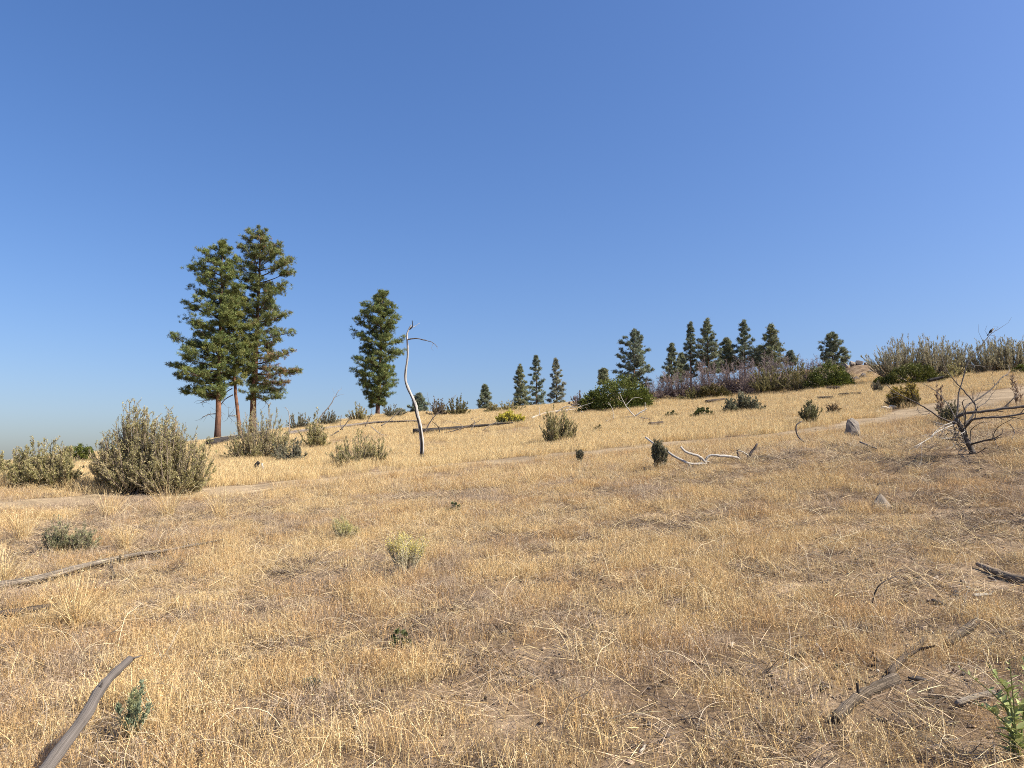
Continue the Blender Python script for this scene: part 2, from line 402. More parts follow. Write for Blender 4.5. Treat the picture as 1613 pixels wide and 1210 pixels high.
for path, rad in (([(-60, 946), (50, 926), (134, 903), (218, 884), (298, 871), (352, 860)], .13), ([(-60, 986), (40, 971), (104, 959)], .1), ([(1318, 1144), (1380, 1096), (1415, 1080)], .1), ([(1400, 1072), (1458, 1014)], .07),
                  ([(1490, 1024), (1537, 990)], .1), ([(1508, 1122), (1566, 1106)], .06), ([(1540, 900), (1650, 932)], .14), ([(1533, 950), (1562, 948)], .06), ([(1388, 808), (1392, 808)], .12), ([(1343, 690), (1350, 690)], .2), ([(660, 724), (668, 724)], .25),
                  ([(651, 690), (808, 676)], .45), ([(450, 694), (660, 672)], .45), ([(1070, 734), (1175, 734)], .25), ([(378, 747), (520, 745)], .3), ([(1500, 712), (1550, 716)], .3), ([(838, 664), (925, 649)], .35), ([(955, 669), (1024, 666)], .35), ([(1382, 653), (1415, 648)], .4)):
    q_ = smoothline(np.array([hit(*p) for p in path]), 8) if len(path) > 2 else smoothline(np.array([hit(*p) for p in path]), 24)
    CLEAR.append((q_[:, 0], q_[:, 1], rad))
def cleared(x, y):
    k = np.zeros(len(x), bool)
    for qx, qy, rad in CLEAR:
        m_ = (x > qx.min()-1) & (x < qx.max()+1) & (y > qy.min()-1) & (y < qy.max()+1)
        if m_.any(): k[m_] |= np.hypot(x[m_, None]-qx, y[m_, None]-qy).min(1) < rad
    return k
def sample(Y0, Y1, dens, um=.86):
    area = um*(Y1**2-Y0**2); n = int(area*dens)
    y = np.sqrt(U(Y0*Y0, Y1*Y1, n)); x = U(-um, um, n)*y; k = ~cleared(x, y)
    return x[k], y[k]
PX, PY, PI_, PS = [], [], [], []
def addg(x, y, idx, scale): PX.append(x); PY.append(y); PI_.append(idx); PS.append(scale)
x, y = sample(1.6, 17, 42)
bare = fbm(x*.55, y*.55, 21, 3); fine = fbm(x*4.6, y*4.6, 40, 2)
keep = U(0, 1, len(x)) < np.clip((bare-.34)*5, .3, 1)*np.clip((fine-.42)*7, .04, 1); td = trackdist(x, y); keep &= td > U(.62, 1.1, len(x))*np.where(x < -10.2, .5, 1)
x, y, bare = x[keep], y[keep], bare[keep]
tone = fbm(x*.8, y*.8, 77, 2)+U(-.18, .18, len(x))
addg(x, y, np.where(tone < .33, 5, np.where(tone < .43, rng.integers(3, 5, len(x)), rng.integers(0, 3, len(x)))), U(.6, 1.25, len(x))*(.7+.5*bare))
x, y = sample(1.6, 17, 20); keep = trackdist(x, y) > .9; x, y = x[keep], y[keep]
addg(x, y, rng.integers(10, 13, len(x)), U(.8, 1.5, len(x)))
x, y = sample(1.6, 19, 9); keep = (trackdist(x, y) > 1) & ((fbm(x*4.6, y*4.6, 40, 2) < .46) | (fbm(x*.55, y*.55, 21, 3) < .47)); x, y = x[keep], y[keep]
addg(x, y, np.full(len(x), 13), U(.6, 1.4, len(x)))
x, y = sample(17, 34, 15); td = trackdist(x, y); bare = fbm(x*.45, y*.45, 21, 3)
keep = (td > U(.72, 1.2, len(x))*np.where((x > -6.2) & (x < 1.2), U(.2, .9, len(x)), U(.7, 1, len(x)))) & (U(0, 1, len(x)) < np.clip((bare-.33)*5.5, .12, 1)); x, y, bare = x[keep], y[keep], bare[keep]
jt = np.interp(x, tc[:, 0], tc[:, 1]); beyond = y > jt
addg(x, y, np.where(beyond, rng.integers(6, 10, len(x)), np.where(U(0, 1, len(x)) < .25, rng.integers(3, 6, len(x)), rng.integers(0, 3, len(x)))), np.where(beyond, U(.7, 1.15, len(x)), U(1, 1.5, len(x))))
x, y = sample(34, 80, 8, .8); td = trackdist(x, y); bare = fbm(x*.25, y*.25, 21, 3)
keep = (td > U(.85, 1.2, len(x))) & (U(0, 1, len(x)) < np.clip((bare-.3)*5.5, .2, 1)) & (np.hypot((x-31.5)/3, (y-66)/4) > U(.6, 1.1, len(x))); x, y = x[keep], y[keep]
addg(x, y, rng.integers(6, 10, len(x)), U(.8, 1.2, len(x)))
x = np.concatenate(PX); y = np.concatenate(PY); n = len(x)
pos = np.stack([x, y, terr(x, y)], 1); sc = np.concatenate(PS)
rot = np.stack([rng.normal(0, .08, n), rng.normal(0, .08, n), U(0, 6.283, n)], 1)
scl = np.stack([sc, sc, sc*U(.8, 1.15, n)], 1)
tag(scatter('dry_grass', protos, pos, rot, scl, np.concatenate(PI_), M['straw']), 'dry golden grass covering the whole hillside', 'grass')
# pale dead stalks
protos = []
for k in range(8):
    m = MB(); c = np.array([(.78, .66, .42), (.72, .6, .4), (.76, .6, .33), (.55, .45, .32)][k % 4])
    for j in range(int(U(1, 4))):
        b = U(0, 6.283); L_ = U(.25, .6); lay = U(.2, 1.0)
        o_ = np.array((math.cos(b), math.sin(b), 0)); p0 = np.array((U(-.1, .1), U(-.1, .1), 0.0))
        pts = [p0, p0+o_*L_*.35*lay+np.array((0, 0, L_*.4*(1.1-lay*.5))), p0+o_*L_*.75*lay+np.array((0, 0, L_*(.6-.25*lay))), p0+o_*L_*1.05*lay+np.array((0, 0, L_*(.8-.6*lay)))]
        pts = np.array(pts)+rng.normal(0, .012, (4, 3)); pts[0, 2] = -.01
        ln = smoothline(pts, 3); tube(m, ln, np.linspace(.0026, .0012, len(ln)), 3, c, cap=False)
        for q_ in range(int(U(1, 5))):
            i = int(U(4, len(ln)-1)); d = nrm(ln[i]-ln[i-1]+rdir(1)[0]*.7); cones(m, ln[i][None], (ln[i]+d*U(.05, .15))[None], .0014, c)
    protos.append(m)
x, y = sample(1.6, 20, 7.5); keep = (trackdist(x, y) > .95); x, y = x[keep], y[keep]; n = len(x); s = U(.6, 1.25, n)
tag(scatter('dead_stalks', protos, np.stack([x, y, terr(x, y)], 1), np.stack([x*0, x*0, U(0, 6.283, n)], 1), np.stack([s, s, s*U(.5, 1.1, n)], 1), rng.integers(0, 8, n), M['straw']),
    'pale dead weed stalks lying through the foreground grass', 'dead stalks')
# clods, pebbles, char crumbs
protos = []
for k in range(6):
    bm = bmesh.new(); bmesh.ops.create_icosphere(bm, subdivisions=1, radius=1)
    v = np.array([a.co[:] for a in bm.verts])*U(.6, 1.3, (len(bm.verts), 1)); fcs = [[a.index for a in f_.verts] for f_ in bm.faces]; bm.free()
    m = MB(); m.add(v*np.array((1, 1, .6)), tris=fcs, col=[(.26, .175, .11), (.34, .25, .17), (.16, .11, .075), (.05, .042, .036), (.3, .22, .15), (.09, .07, .055)][k]); protos.append(m)
x, y = sample(1.6, 12, 90); n = len(x); s = .004+.022*U(0, 1, n)**3
x2, y2 = sample(14, 45, 5); k2 = trackdist(x2, y2) < 1.3; x2, y2 = x2[k2], y2[k2]
x = np.concatenate([x, x2]); y = np.concatenate([y, y2]); s = np.concatenate([s, .01+.04*U(0, 1, len(x2))**3]); n = len(x)
tag(scatter('soil_crumbs', protos, np.stack([x, y, terr(x, y)+s*.2], 1), np.stack([x*0, x*0, U(0, 6.283, n)], 1), np.stack([s, s*U(.6, 1, n), s], 1), rng.integers(0, 6, n), M['twig']),
    'loose soil clods and pebbles between the grass', 'soil crumbs')

# broken wood and bark crumbs
protos = []
for k in range(7):
    m = MB(); L_ = U(.5, 1.0); c = [(.03, .026, .024), (.2, .15, .11), (.1, .08, .065), (.34, .28, .21), (.05, .042, .038), (.16, .12, .085), (.44, .38, .3)][k]
    ln = np.array([(-L_, 0, .05), (-L_*.3, U(-.1, .1), .12), (L_*.4, U(-.1, .1), .1), (L_, U(-.15, .15), .04)]); tube(m, smoothline(ln, 2), U(.1, .2, 7), 5, c, knob=.4); protos.append(m)
x, y = sample(1.6, 13, 3.0); cx_ = np.concatenate([rng.normal(a, c, 60) for a, b_, c in ((1.75, 4.6, .35), (2.2, 4.9, .3), (3.6, 6.6, .4))]); cy_ = np.concatenate([rng.normal(b_, c, 60) for a, b_, c in ((1.75, 4.6, .3), (2.2, 4.9, .3), (3.6, 6.6, .3))])
x = np.concatenate([x, cx_]); y = np.concatenate([y, cy_]); n = len(x); s = .02+.07*U(0, 1, n)**2.2
tag(scatter('wood_crumbs', protos, np.stack([x, y, terr(x, y)], 1), np.stack([rng.normal(0, .2, n), rng.normal(0, .3, n), U(0, 6.283, n)], 1), np.stack([s, s*U(.5, 1.2, n), s*U(.6, 1.4, n)], 1), rng.integers(0, 7, n), M['twig']),
    'small charred and grey wood scraps strewn in the foreground grass', 'wood scraps')
# ------------------------------------------------------------------ pines
def pine(label, px, Y, top, prof=None, r=.25, hue=(.165, .198, .062), nl=70, tl_=.23, dens=1.0, base_py=None, bend=0, width=None, cb=.12, vis=None, brown=False, psz=1.0, nneed=22, group=None, bare=(), shape=.8):
    b = spot(px, Y); ztop = zat(top[1], Y); xtop = xat(top[0], Y, ztop)
    H = ztop-b[2]; e = empty('pine_tree', b, label, 'pine tree', group)
    ppm = F/Y
    def ax(z):
        u = (z-b[2])/H; u = np.asarray(u)
        return np.stack([b[0]+(xtop-b[0])*u+bend*np.sin(u*3.1416), np.full(u.shape, Y), np.asarray(z)], -1)
    if prof is None:
        prof = []
        hw = width/ppm
        if vis: cb = max((zat(vis, Y)-b[2])/H-cb, .04)
        for u in np.linspace(cb, 1, 9):
            t_ = (u-cb)/(1-cb); w_ = hw*min(1.0, .72+t_*1.6)*(1-t_**1.12)**shape+.08
            prof.append((u*H+b[2], w_*U(.8, 1.15), w_*U(.8, 1.15)))
        prof = np.array(prof)
    else:
        prof = sorted([(float(zat(p, Y)), p, l, rr) for p, l, rr in prof])
        prof = np.array([(z, max(float(ax(np.array(z))[0]-xat(l, Y, z)), .15), max(float(xat(rr, Y, z)-ax(np.array(z))[0]), .15)) for z, p, l, rr in prof])
    z0, z1 = prof[0, 0], ztop
    wood = MB(); zz = np.linspace(b[2]-.3, ztop-.1, 14); pts = ax(zz); pts[1:-1, :2] += rng.normal(0, r*.12, (12, 2))
    uu = np.linspace(0, 1, 14); rad = r*(1-uu)**.85+.025; rad[0] *= 1.35; rad[1] *= 1.08
    cc = np.array((.25, .125, .075))*np.ones((14, 3)); cc[uu > .55] = (.16, .1, .07); cc[0] = cc[1] = (.13, .075, .055)
    tube(wood, pts, rad, 9, cc, knob=.12)
    cr = MB(); ga = U(0, 6)
    zs = z0+(z1-z0)*np.linspace(0, .985, nl)**1.08
    for i, z in enumerate(zs):
        ga += 2.399+U(-.5, .5); c_, s_ = math.cos(ga), math.sin(ga)
        rl, rr = np.interp(z, prof[:, 0], prof[:, 1]), np.interp(z, prof[:, 0], prof[:, 2])
        side = rr if c_ > 0 else rl
        R = side*abs(c_)+(rl+rr)*.5*(1-abs(c_)); R *= U(.76, 1.12) if U(0, 1) > .16 else U(.3, .6)
        h_ = (z-z0)/max(z1-z0, .1); slope = -.28+1.1*h_+U(-.15, .15)
        npad = max(3, int(R*3.2*dens+U(0, 1))); n_t = npad*9
        d_ = np.array((c_, s_, 0)); pz = np.array((-s_, c_, 0)); o_ = ax(np.array(z))
        lim = lambda t_: o_+d_*R*t_[:, None]+np.array((0, 0, 1.0))*(R*(slope*t_*.55+.22*t_*t_-.0))[:, None]
        tt = np.linspace(0, .95, 5); lp = lim(tt); tube(wood, lp, np.linspace(max(.018, .02*R+.012), .008, 5), 4, (.12, .085, .065), cap=False)
        tp = np.concatenate([[.95], U(.12, .95, npad-1)**.75]); lp_ = rng.normal(0, 1, npad)*.24*R*np.clip(1.3-tp, .15, 1)
        pc_ = lim(tp)+pz*lp_[:, None]+np.stack([tp*0, tp*0, rng.normal(.06, .10, npad)], 1); ps_ = U(.12, .25, npad)*np.clip(.45+.32*R, .4, 1.1)*psz
        C_ = np.repeat(pc_, 9, 0)+rng.normal(0, 1, (n_t, 3))*np.repeat(ps_, 9)[:, None]*np.array((1, 1, .5)); t_ = np.repeat(tp, 9)
        A0 = lim(np.clip(t_-.12, .1, 1)); needles(wood, A0, nrm(C_-A0), np.linalg.norm(C_-A0, axis=1), .024, (.11, .08, .06))
        nn = nneed; Pn = np.repeat(C_, nn, 0)+rng.normal(0, .05, (n_t*nn, 3))
        Dn = nrm(rdir(n_t*nn)+np.repeat(d_*.45+np.array((0, 0, .55))+0*C_, nn, 0))
        tc_ = np.array(hue)*np.repeat(U(.75, 1.25, (npad, 1)), 9, 0)*U(.8, 1.2, (n_t, 1))*np.stack([U(.88, 1.18, n_t), np.ones(n_t), U(.8, 1.2, n_t)], 1)
        if brown:
            bz = (.08 < h_ < .34) & (c_ > .45); k_ = (U(0, 1, n_t) < (.5 if bz else .03)); tc_[k_] = np.array((.25, .16, .08))*U(.7, 1.2, (k_.sum(), 1))
        needles(cr, Pn, Dn, tl_*U(.7, 1.2, n_t*nn), 0.027*tl_/.2*math.sqrt(22/nneed), np.repeat(tc_, nn, 0)*U(.85, 1.15, (n_t*nn, 1)))
    for bb in bare:                 # dead lower limbs, each its own part
        m = MB(); z = zat(bb[0][1], Y); ln = []
        for k, (qx, qy) in enumerate(bb): zq = zat(qy, Y); ln.append((xat(qx, Y, zq), Y-.25*k, zq))
        ln = smoothline(np.array(ln), 3); tube(m, ln, np.linspace(.05, .012, len(ln)), 5, (.2, .16, .13))
        for k in range(7):
            i = int(U(3, len(ln)-1)); d = nrm(ln[i]-ln[i-1]+rdir(1)[0]*.9+np.array((0, 0, -.3))); a_ = ln[i]; c2 = a_+d*U(.25, .7)
            cones(m, a_[None], c2[None], .02, (.2, .16, .13)); cones(m, c2[None], (c2+nrm(d+rdir(1)[0]*.8)*.4)[None], .012, (.2, .16, .13))
        m.build('dead_limb', M['silver'], e, b)
    wood.build('trunk', M['bark'], e, b, smooth=True); cr.build('crown', M['needle'], e, b)
    return e
PG = 'ponderosa pines on the left crest'
pine('tall pine left of the three, spreading low left boughs and bare red trunk', 343, 60, (350, 382),
     [(383, 347, 352), (405, 336, 368), (429, 306, 372), (459, 307, 378), (486, 286, 382), (507, 297, 385), (530, 281, 388), (548, 286, 388), (572, 267, 388), (590, 270, 368), (612, 272, 348), (628, 282, 346)],
     .22, nl=90, dens=1.2, group=PG, bare=[[(341, 600), (325, 606), (312, 622)], [(341, 628), (330, 630), (318, 636)], [(342, 652), (332, 653), (322, 658)]])
pine('slim leaning pine wedged between the two tall left pines, yellower needles', 379, 61, (371, 455),
     [(460, 369, 374), (485, 360, 388), (520, 352, 396), (560, 350, 396), (590, 352, 392), (606, 358, 386)],
     .15, hue=(.22, .235, .068), nl=46, dens=1.05, group=PG, bend=-.35, bare=[[(367, 622), (356, 630), (348, 645), (352, 652)], [(366, 612), (357, 620), (353, 640)], [(370, 655), (362, 656)]])
pine('tallest pine, right of the left group, with browned needles low on its right', 397, 63, (411, 363),
     [(364, 407, 415), (379, 386, 428), (397, 380, 448), (429, 366, 458), (452, 370, 456), (471, 374, 463), (497, 374, 463), (518, 376, 450), (536, 374, 458), (560, 378, 462), (580, 392, 464), (599, 396, 467), (615, 398, 456), (628, 399, 446)],
     .27, hue=(.165, .19, .066), nl=84, dens=1.1, brown=True, group=PG, bare=[[(402, 625), (416, 630), (428, 642)], [(402, 602), (420, 606), (432, 612)]])
pine('lone dense pine standing beside the white dead snag', 595, 74, (603, 460),
     [(461, 600, 606), (470, 591, 615), (486, 577, 616), (507, 562, 625), (530, 559, 636), (548, 547, 634), (566, 562, 630), (580, 553, 622), (597, 553, 627), (608, 562, 626), (625, 570, 614), (641, 576, 606)],
     .2, hue=(.152, .186, .06), nl=82, dens=1.3, group=PG, bare=[[(597, 640), (603, 636), (609, 630)]])
FG = 'small pines behind the hill crest'
small = [('small pine half hidden behind the white snag', 660, 100, 622, 17, .05), ('short lone pine left of the trio on the crest', 762, 105, 608, 15, .1),
         ('left pine of the close trio on the crest', 819, 110, 577, 15, .04), ('tallest middle pine of the close trio on the crest', 846, 112, 561, 17, .03),
         ('pale grey-green right pine of the close trio on the crest', 879, 115, 566, 16, .03), ('tiny pine tip left of the green round bush', 953, 130, 583, 9, 0),
         ('broad conical pine behind the green round bush', 1000, 100, 521, 31, .02), ('thin open pine left of the crest row', 1057, 105, 543, 17, .1),
         ('low pine top poking above the bare thicket', 1073, 108, 559, 12, .1), ('narrow upright pine beside the largest of the crest row', 1089, 98, 511, 14, .1),
         ('bushiest tall pine in the middle of the crest row', 1117, 96, 507, 25, .05), ('low rounded pine right of the bushiest crest pine', 1146, 99, 536, 18, .05),
         ('slender spire pine in the crest row over the thicket', 1174, 97, 508, 21, .05), ('short pine between the two right spires of the crest row', 1194, 101, 548, 12, .05),
         ('rightmost pine of the crest row above the thicket', 1217, 95, 513, 23, .1), ('tiny pine tip right of the crest row', 1247, 110, 555, 9, .1),
         ('isolated round-topped pine by the rock pile', 1313, 98, 526, 23, .1), ('far dark little pine left of the snag', 628, 105, 648, 13, .0)]
for k, (lb, px, Y, py, w_, cb) in enumerate(small):
    hue = (.27, .28, .2) if 'pale' in lb else [(.19, .222, .15), (.205, .232, .145), (.23, .248, .14)][k % 3]  # far needles paler and greyer: distance haze put into their colour
    pine(lb, px, Y, (px+U(-4, 4), py), r=.16, hue=hue, nl=44+6*(k % 3), tl_=.27, dens=(1.15, .85, 1.3, 1.0)[k % 4], nneed=13, psz=(.85, .8, .95)[k % 3], width=w_*1.12, cb=cb, vis={660: 650, 762: 650, 819: 642, 846: 642, 879: 642, 953: 604, 1000: 605, 1057: 592, 1073: 585, 1089: 582, 1117: 582, 1146: 580, 1174: 575, 1194: 572, 1217: 575, 1247: 566, 1313: 577, 628: 660}[px], group=FG, shape=.6 if 'round' in lb else .9)

# ------------------------------------------------------------------ shrubs
def stems_of(n, w, h, d, el=(25, 85), base=.12, lump=.35, seed=0):
    a = U(0, 6.283, n); e_ = np.radians(U(el[0], el[1], n))
    B = np.stack([np.cos(a)*base*w*U(0, 1, n), np.sin(a)*base*d*U(0, 1, n), a*0], 1)
    dr = np.stack([np.cos(a)*np.cos(e_)*w*.5, np.sin(a)*np.cos(e_)*d*.5, np.sin(e_)*h], 1)
    k = (1-lump)+2*lump*vnoise(a*1.7+seed, e_*3, 5+seed); dr = dr*(k*U(.8, 1.05, n))[:, None]
    return B, dr
def curve_at(B, D, t, lift):         # stems arch upward
    return B[:, None]+D[:, None]*t[..., None]*np.array((1, 1, 0))*1.0+np.array((0, 0, 1.0))*(D[:, 2:3]*(t*(1-lift)+lift*t*t))[..., None]
def shrub(kind, label, px, py, lobes, cols, cat='shrub', Y=None, leaf=.03, density=1.0, group=None, name=None, upright=.5, flowers=None, twigcol=(.24, .19, .145), lift=.35, lump=.3, el=(12, 86), lw=.42, leaf_from=.16):
    b = hit(px, py) if Y is None else spot(px, Y); Y = b[1]; m_ = Y/F
    e = empty(name or kind, b, label, cat, group); cols = np.asarray(cols)
    wood, fol, flo = MB(), MB(), MB()
    for li, (ox, oz, wpx, hpx, dens) in enumerate(lobes):
        w, h = wpx*m_, hpx*m_; dp = min(w, h*1.6)*.9; off = np.array((ox*m_, U(-.15, .15)*w, oz*m_))
        if kind == 'dome':
            nc = int(150*dens*density); ph = np.arccos(U(-.05, 1, nc)); a = U(0, 6.283, nc)
            shell = np.where(U(0, 1, nc) < .75, U(.84, 1.02, nc), U(.4, .8, nc))*(.86+.28*vnoise(a*2.2, ph*3, li+int(px)))
            C_ = np.stack([np.cos(a)*np.sin(ph)*w*.5, np.sin(a)*np.sin(ph)*dp*.5, np.cos(ph)*h*.97], 1)*shell[:, None]
            C_[:, 2] = np.maximum(C_[:, 2], .04*h); out = nrm(C_/np.array((w*w, dp*dp, h*h*2)))
            nl_ = 44; Pn = np.repeat(C_, nl_, 0)+rng.normal(0, .055*max(h, w*.4), (nc*nl_, 3)); Dn = nrm(np.repeat(out, nl_, 0)+rdir(nc*nl_)*.9+np.array((0, 0, .25)))
            cc = cols[rng.integers(0, len(cols), nc)]*U(.75, 1.25, (nc, 1))
            leaves(fol, Pn+off, Dn, leaf*U(.7, 1.3, nc*nl_), leaf*.5, np.repeat(cc, nl_, 0)*U(.8, 1.2, (nc*nl_, 1)))
            ns = 26; B, D = stems_of(ns, w, h, dp, (15, 85), .1, .1)
            cones(wood, B+off, B+D*.9+off, .02*h+.006, twigcol)
            continue
        ns = int((46 if kind != 'broom' else 80)*dens*density); B, D = stems_of(ns, w, h, dp, el, .14, lump, li+int(px) % 17)
        tt = np.linspace(0, 1, 5)[None].repeat(ns, 0); C_ = curve_at(B, D, tt, lift)+off
        rr = .006+.009*h
        for j in range(4): cones(wood, C_[:, j], C_[:, j+1], rr*(1-.22*j), np.array(twigcol)*U(.8, 1.2, (ns, 1)), rr*(1-.22*(j+1)))
        kt = 15 if kind != 'bare' else 44
        t1 = U(leaf_from*.7, 1, (ns, kt)); Q = curve_at(B, D, t1, lift)+off; Q = Q.reshape(-1, 3); nq = len(Q)
        sd_ = np.repeat(nrm(D), kt, 0); td = nrm(sd_*.7+rdir(nq)*(.85-.4*upright)+np.array((0, 0, upright)))
        tl2 = U(.10, .24, nq)*h*.75*(.6+.5*(1-t1.ravel()))
        E = Q+td*tl2[:, None]; E[:, 2] = np.maximum(E[:, 2], off[2]+.01)
        cones(wood, Q, E, .003+.0022*h, np.array(twigcol)*U(.75, 1.3, (nq, 1)))
        if kind == 'bare':
            for _ in range(3):
                u = U(.3, 1, nq)[:, None]; q2 = Q*(1-u)+E*u; e2 = q2+nrm(td+rdir(nq)*.8)*(tl2*.6)[:, None]
                needles(wood, q2, nrm(e2-q2), tl2*.6, 2*(.003+.0024*h), np.array(cols)[rng.integers(0, len(cols), nq)]*U(.75, 1.3, (nq, 1)))
            continue
        nl_ = int(20*min(density, 1.1)) if kind != 'broom' else 9
        u = U(.05, 1.05, (nq, nl_))[..., None]; Pl = (Q[:, None]*(1-u)+E[:, None]*u).reshape(-1, 3)+rng.normal(0, .006+.004*h, (nq*nl_, 3))
        Dl = nrm(np.repeat(td, nl_, 0)*(.9 if kind != 'broom' else 2.0)+rdir(nq*nl_)*.8)
        cs = cols[rng.integers(0, len(cols), ns)]*U(.85, 1.15, (ns, 1))
        cc = np.repeat(np.repeat(cs, kt, 0)*U(.8, 1.2, (nq, 1)), nl_, 0)*U(.8, 1.25, (nq*nl_, 1))
        needles(fol, Pl, Dl, leaf*U(.6, 1.3, len(Pl)), leaf*lw*1.15, cc)
        if flowers is not None:
            k_ = (t1.ravel() > .72) & (Q[:, 2]-off[2] > h*.38); Fp = E[k_]; nf = 12
            Pf = np.repeat(Fp, nf, 0)+rng.normal(0, .02+.008*h, (len(Fp)*nf, 3))
            fc = np.asarray(flowers)[rng.integers(0, len(flowers), len(Fp)*nf)]
            leaves(flo, Pf, nrm(rdir(len(Pf))+np.array((0, 0, .8))), leaf*.9, leaf*.6, fc*U(.8, 1.2, (len(Pf), 1)))
    if wood.n: wood.build('branchwork', M['twig'], e)
    if fol.n: fol.build('foliage', M['sage'] if kind != 'dome' else M['leaf'], e)
    if flo.n: flo.build('blossom', M['flower'], e)
    return e
SAGE = [(.39, .35, .16), (.44, .395, .19), (.35, .32, .14), (.46, .39, .215)]
SAGEG = [(.26, .25, .165), (.3, .28, .19), (.22, .21, .14)]
OLIVE = [(.22, .2, .08), (.26, .235, .1), (.18, .165, .065)]
GREEN = [(.1, .12, .022), (.135, .152, .03), (.07, .088, .018)]
TAN = [(.25, .195, .125), (.22, .17, .11), (.19, .16, .09)]
SG = 'sagebrush shrubs below the crest'
shrub('sagebrush', 'big feathery sagebrush, tallest shrub, left of the pines by the track', 240, 779,
      [(-30, 0, 130, 120, 1.3), (-40, 18, 62, 122, .9), (28, 0, 120, 106, 1.3), (24, 15, 46, 116, .8), (52, 0, 84, 82, 1.0), (-66, 0, 64, 86, .8), (-6, 0, 160, 44, 1.2), (-10, 10, 34, 118, .5)],
      SAGE, leaf=.032, group=SG, density=1.5, upright=.4, lump=.16)
shrub('sagebrush', 'rounded sagebrush at the left edge of the hillside', 58, 768, [(0, 0, 110, 74, 1.2), (30, 0, 70, 58, .8), (-25, 0, 60, 62, .8), (42, 0, 40, 66, .5), (0, 0, 120, 40, .8)], SAGE, leaf=.033, group=SG, density=1.3)
shrub('sagebrush', 'sagebrush cut off by the left picture border', -12, 764, [(0, 0, 50, 50, .8), (12, 0, 24, 44, .4)], SAGE, leaf=.033, group=SG)
shrub('dome', 'small dark green bush between the two large left sagebrushes', 122, 0, [(0, 0, 56, 34, .8)], GREEN, Y=29, leaf=.07, name='evergreen_shrub')
shrub('sagebrush', 'full sagebrush in front of the tall pine trunks', 412, 728, [(-8, 0, 96, 80, 1.3), (30, 0, 50, 62, .7), (-26, 0, 50, 66, .7), (0, 0, 110, 36, .6)], SAGE, leaf=.04, group=SG, upright=.6)
shrub('sagebrush', 'low grey sagebrush tucked right of the pine-trunk sagebrush', 456, 733, [(0, 0, 50, 40, .8), (12, 0, 24, 30, .4)], SAGEG, leaf=.05, group=SG)
shrub('sagebrush', 'sagebrush grown through the long fallen branchy log', 493, 708, [(0, 0, 44, 50, .8), (10, 0, 26, 34, .5)], SAGE, leaf=.055, group=SG)
shrub('sagebrush', 'spreading sagebrush in mid slope left of the snag', 566, 735, [(-6, 0, 74, 52, 1.1), (26, 0, 44, 40, .7), (-28, 0, 30, 34, .5)], SAGE, leaf=.036, group=SG)
shrub('sagebrush', 'dark upright sagebrush alone in the grass right of the charred log', 878, 701, [(0, 0, 50, 54, 1.1), (16, 0, 34, 46, .7), (-10, 0, 34, 44, .6)], OLIVE+SAGE, leaf=.04, group=SG, upright=.75)
CG = 'shrubs along the crest line'
for lb, px, Y, w_, h_, c in [('grey-green crest shrub above the branchy log', 515, 62, 34, 26, SAGEG), ('low crest shrub left of the lone pine', 562, 64, 44, 26, SAGE), ('tiny crest shrub right of the lone pine', 618, 66, 36, 20, SAGEG),
                             ('brownish crest shrub right of the snag', 690, 64, 30, 26, TAN), ('darkest crest shrub right of the snag', 719, 63, 38, 30, OLIVE), ('long low crest shrub under the trio of pines', 800, 64, 48, 17, SAGE),
                             ('pinkish bare crest shrub left of the green round bush', 915, 60, 40, 26, [(.25, .19, .17)]), ('low crest shrub left of the yellow rabbitbrush', 775, 64, 24, 17, SAGE),
                             ('faint crest shrub behind the big sagebrush', 470, 61, 34, 30, SAGEG)]:
    shrub('sagebrush', lb, px, 0, [(0, 0, w_, h_, .8), (w_*.25, 0, w_*.6, h_*.8, .4)], c, Y=Y, leaf=.065, group=CG, twigcol=(.13, .1, .09))
shrub('dome', 'large round green bush on the crest below the broad pine', 968, 647, [(8, 0, 96, 52, 1.5), (-30, 0, 54, 30, .8), (34, 0, 50, 38, .8)], GREEN, leaf=.12, name='evergreen_shrub', density=1.4)
shrub('dome', 'brownish-green dome bush in front of the bare thicket', 1126, 0, [(0, 0, 54, 23, 1.0)], [(.12, .1, .03), (.1, .085, .03), (.14, .105, .04)], Y=57, leaf=.11, name='evergreen_shrub', density=1.3)
shrub('dome', 'green round bush at the right end of the thicket', 1308, 0, [(0, 0, 68, 40, 1.1), (18, 0, 40, 28, .6)], GREEN, Y=56, leaf=.11, name='evergreen_shrub', density=1.3)
shrub('dome', 'green dome bush under the tall grey brush at right', 1436, 0, [(0, 0, 84, 32, 1.1), (-38, 0, 40, 14, .5), (22, 0, 44, 28, .5)], [(.1, .11, .02), (.12, .125, .03), (.08, .085, .02)], Y=50, leaf=.1, name='evergreen_shrub', density=1.3)
shrub('dome', 'dark green bush cut off by the right picture border', 1612, 0, [(0, 0, 28, 16, .6)], GREEN, Y=50, leaf=.1, name='evergreen_shrub')
shrub('sagebrush', 'wide olive brush clump at the right of the thicket', 1238, 0, [(-22, 0, 66, 46, 1.2), (18, 0, 74, 46, 1.2), (-40, 0, 40, 34, .6), (48, 0, 40, 40, .6)], OLIVE, Y=57, leaf=.07, name='olive_brush', density=1.2, upright=.6)
shrub('sagebrush', 'green-brown shrub at the left foot of the thicket', 1090, 0, [(0, 0, 44, 20, .8)], OLIVE, Y=57.5, leaf=.07, name='olive_brush')
shrub('sagebrush', 'olive shrub below the left end of the tall grey brush', 1500, 0, [(0, 0, 52, 26, .9)], SAGE, Y=51, leaf=.08, name='olive_brush')
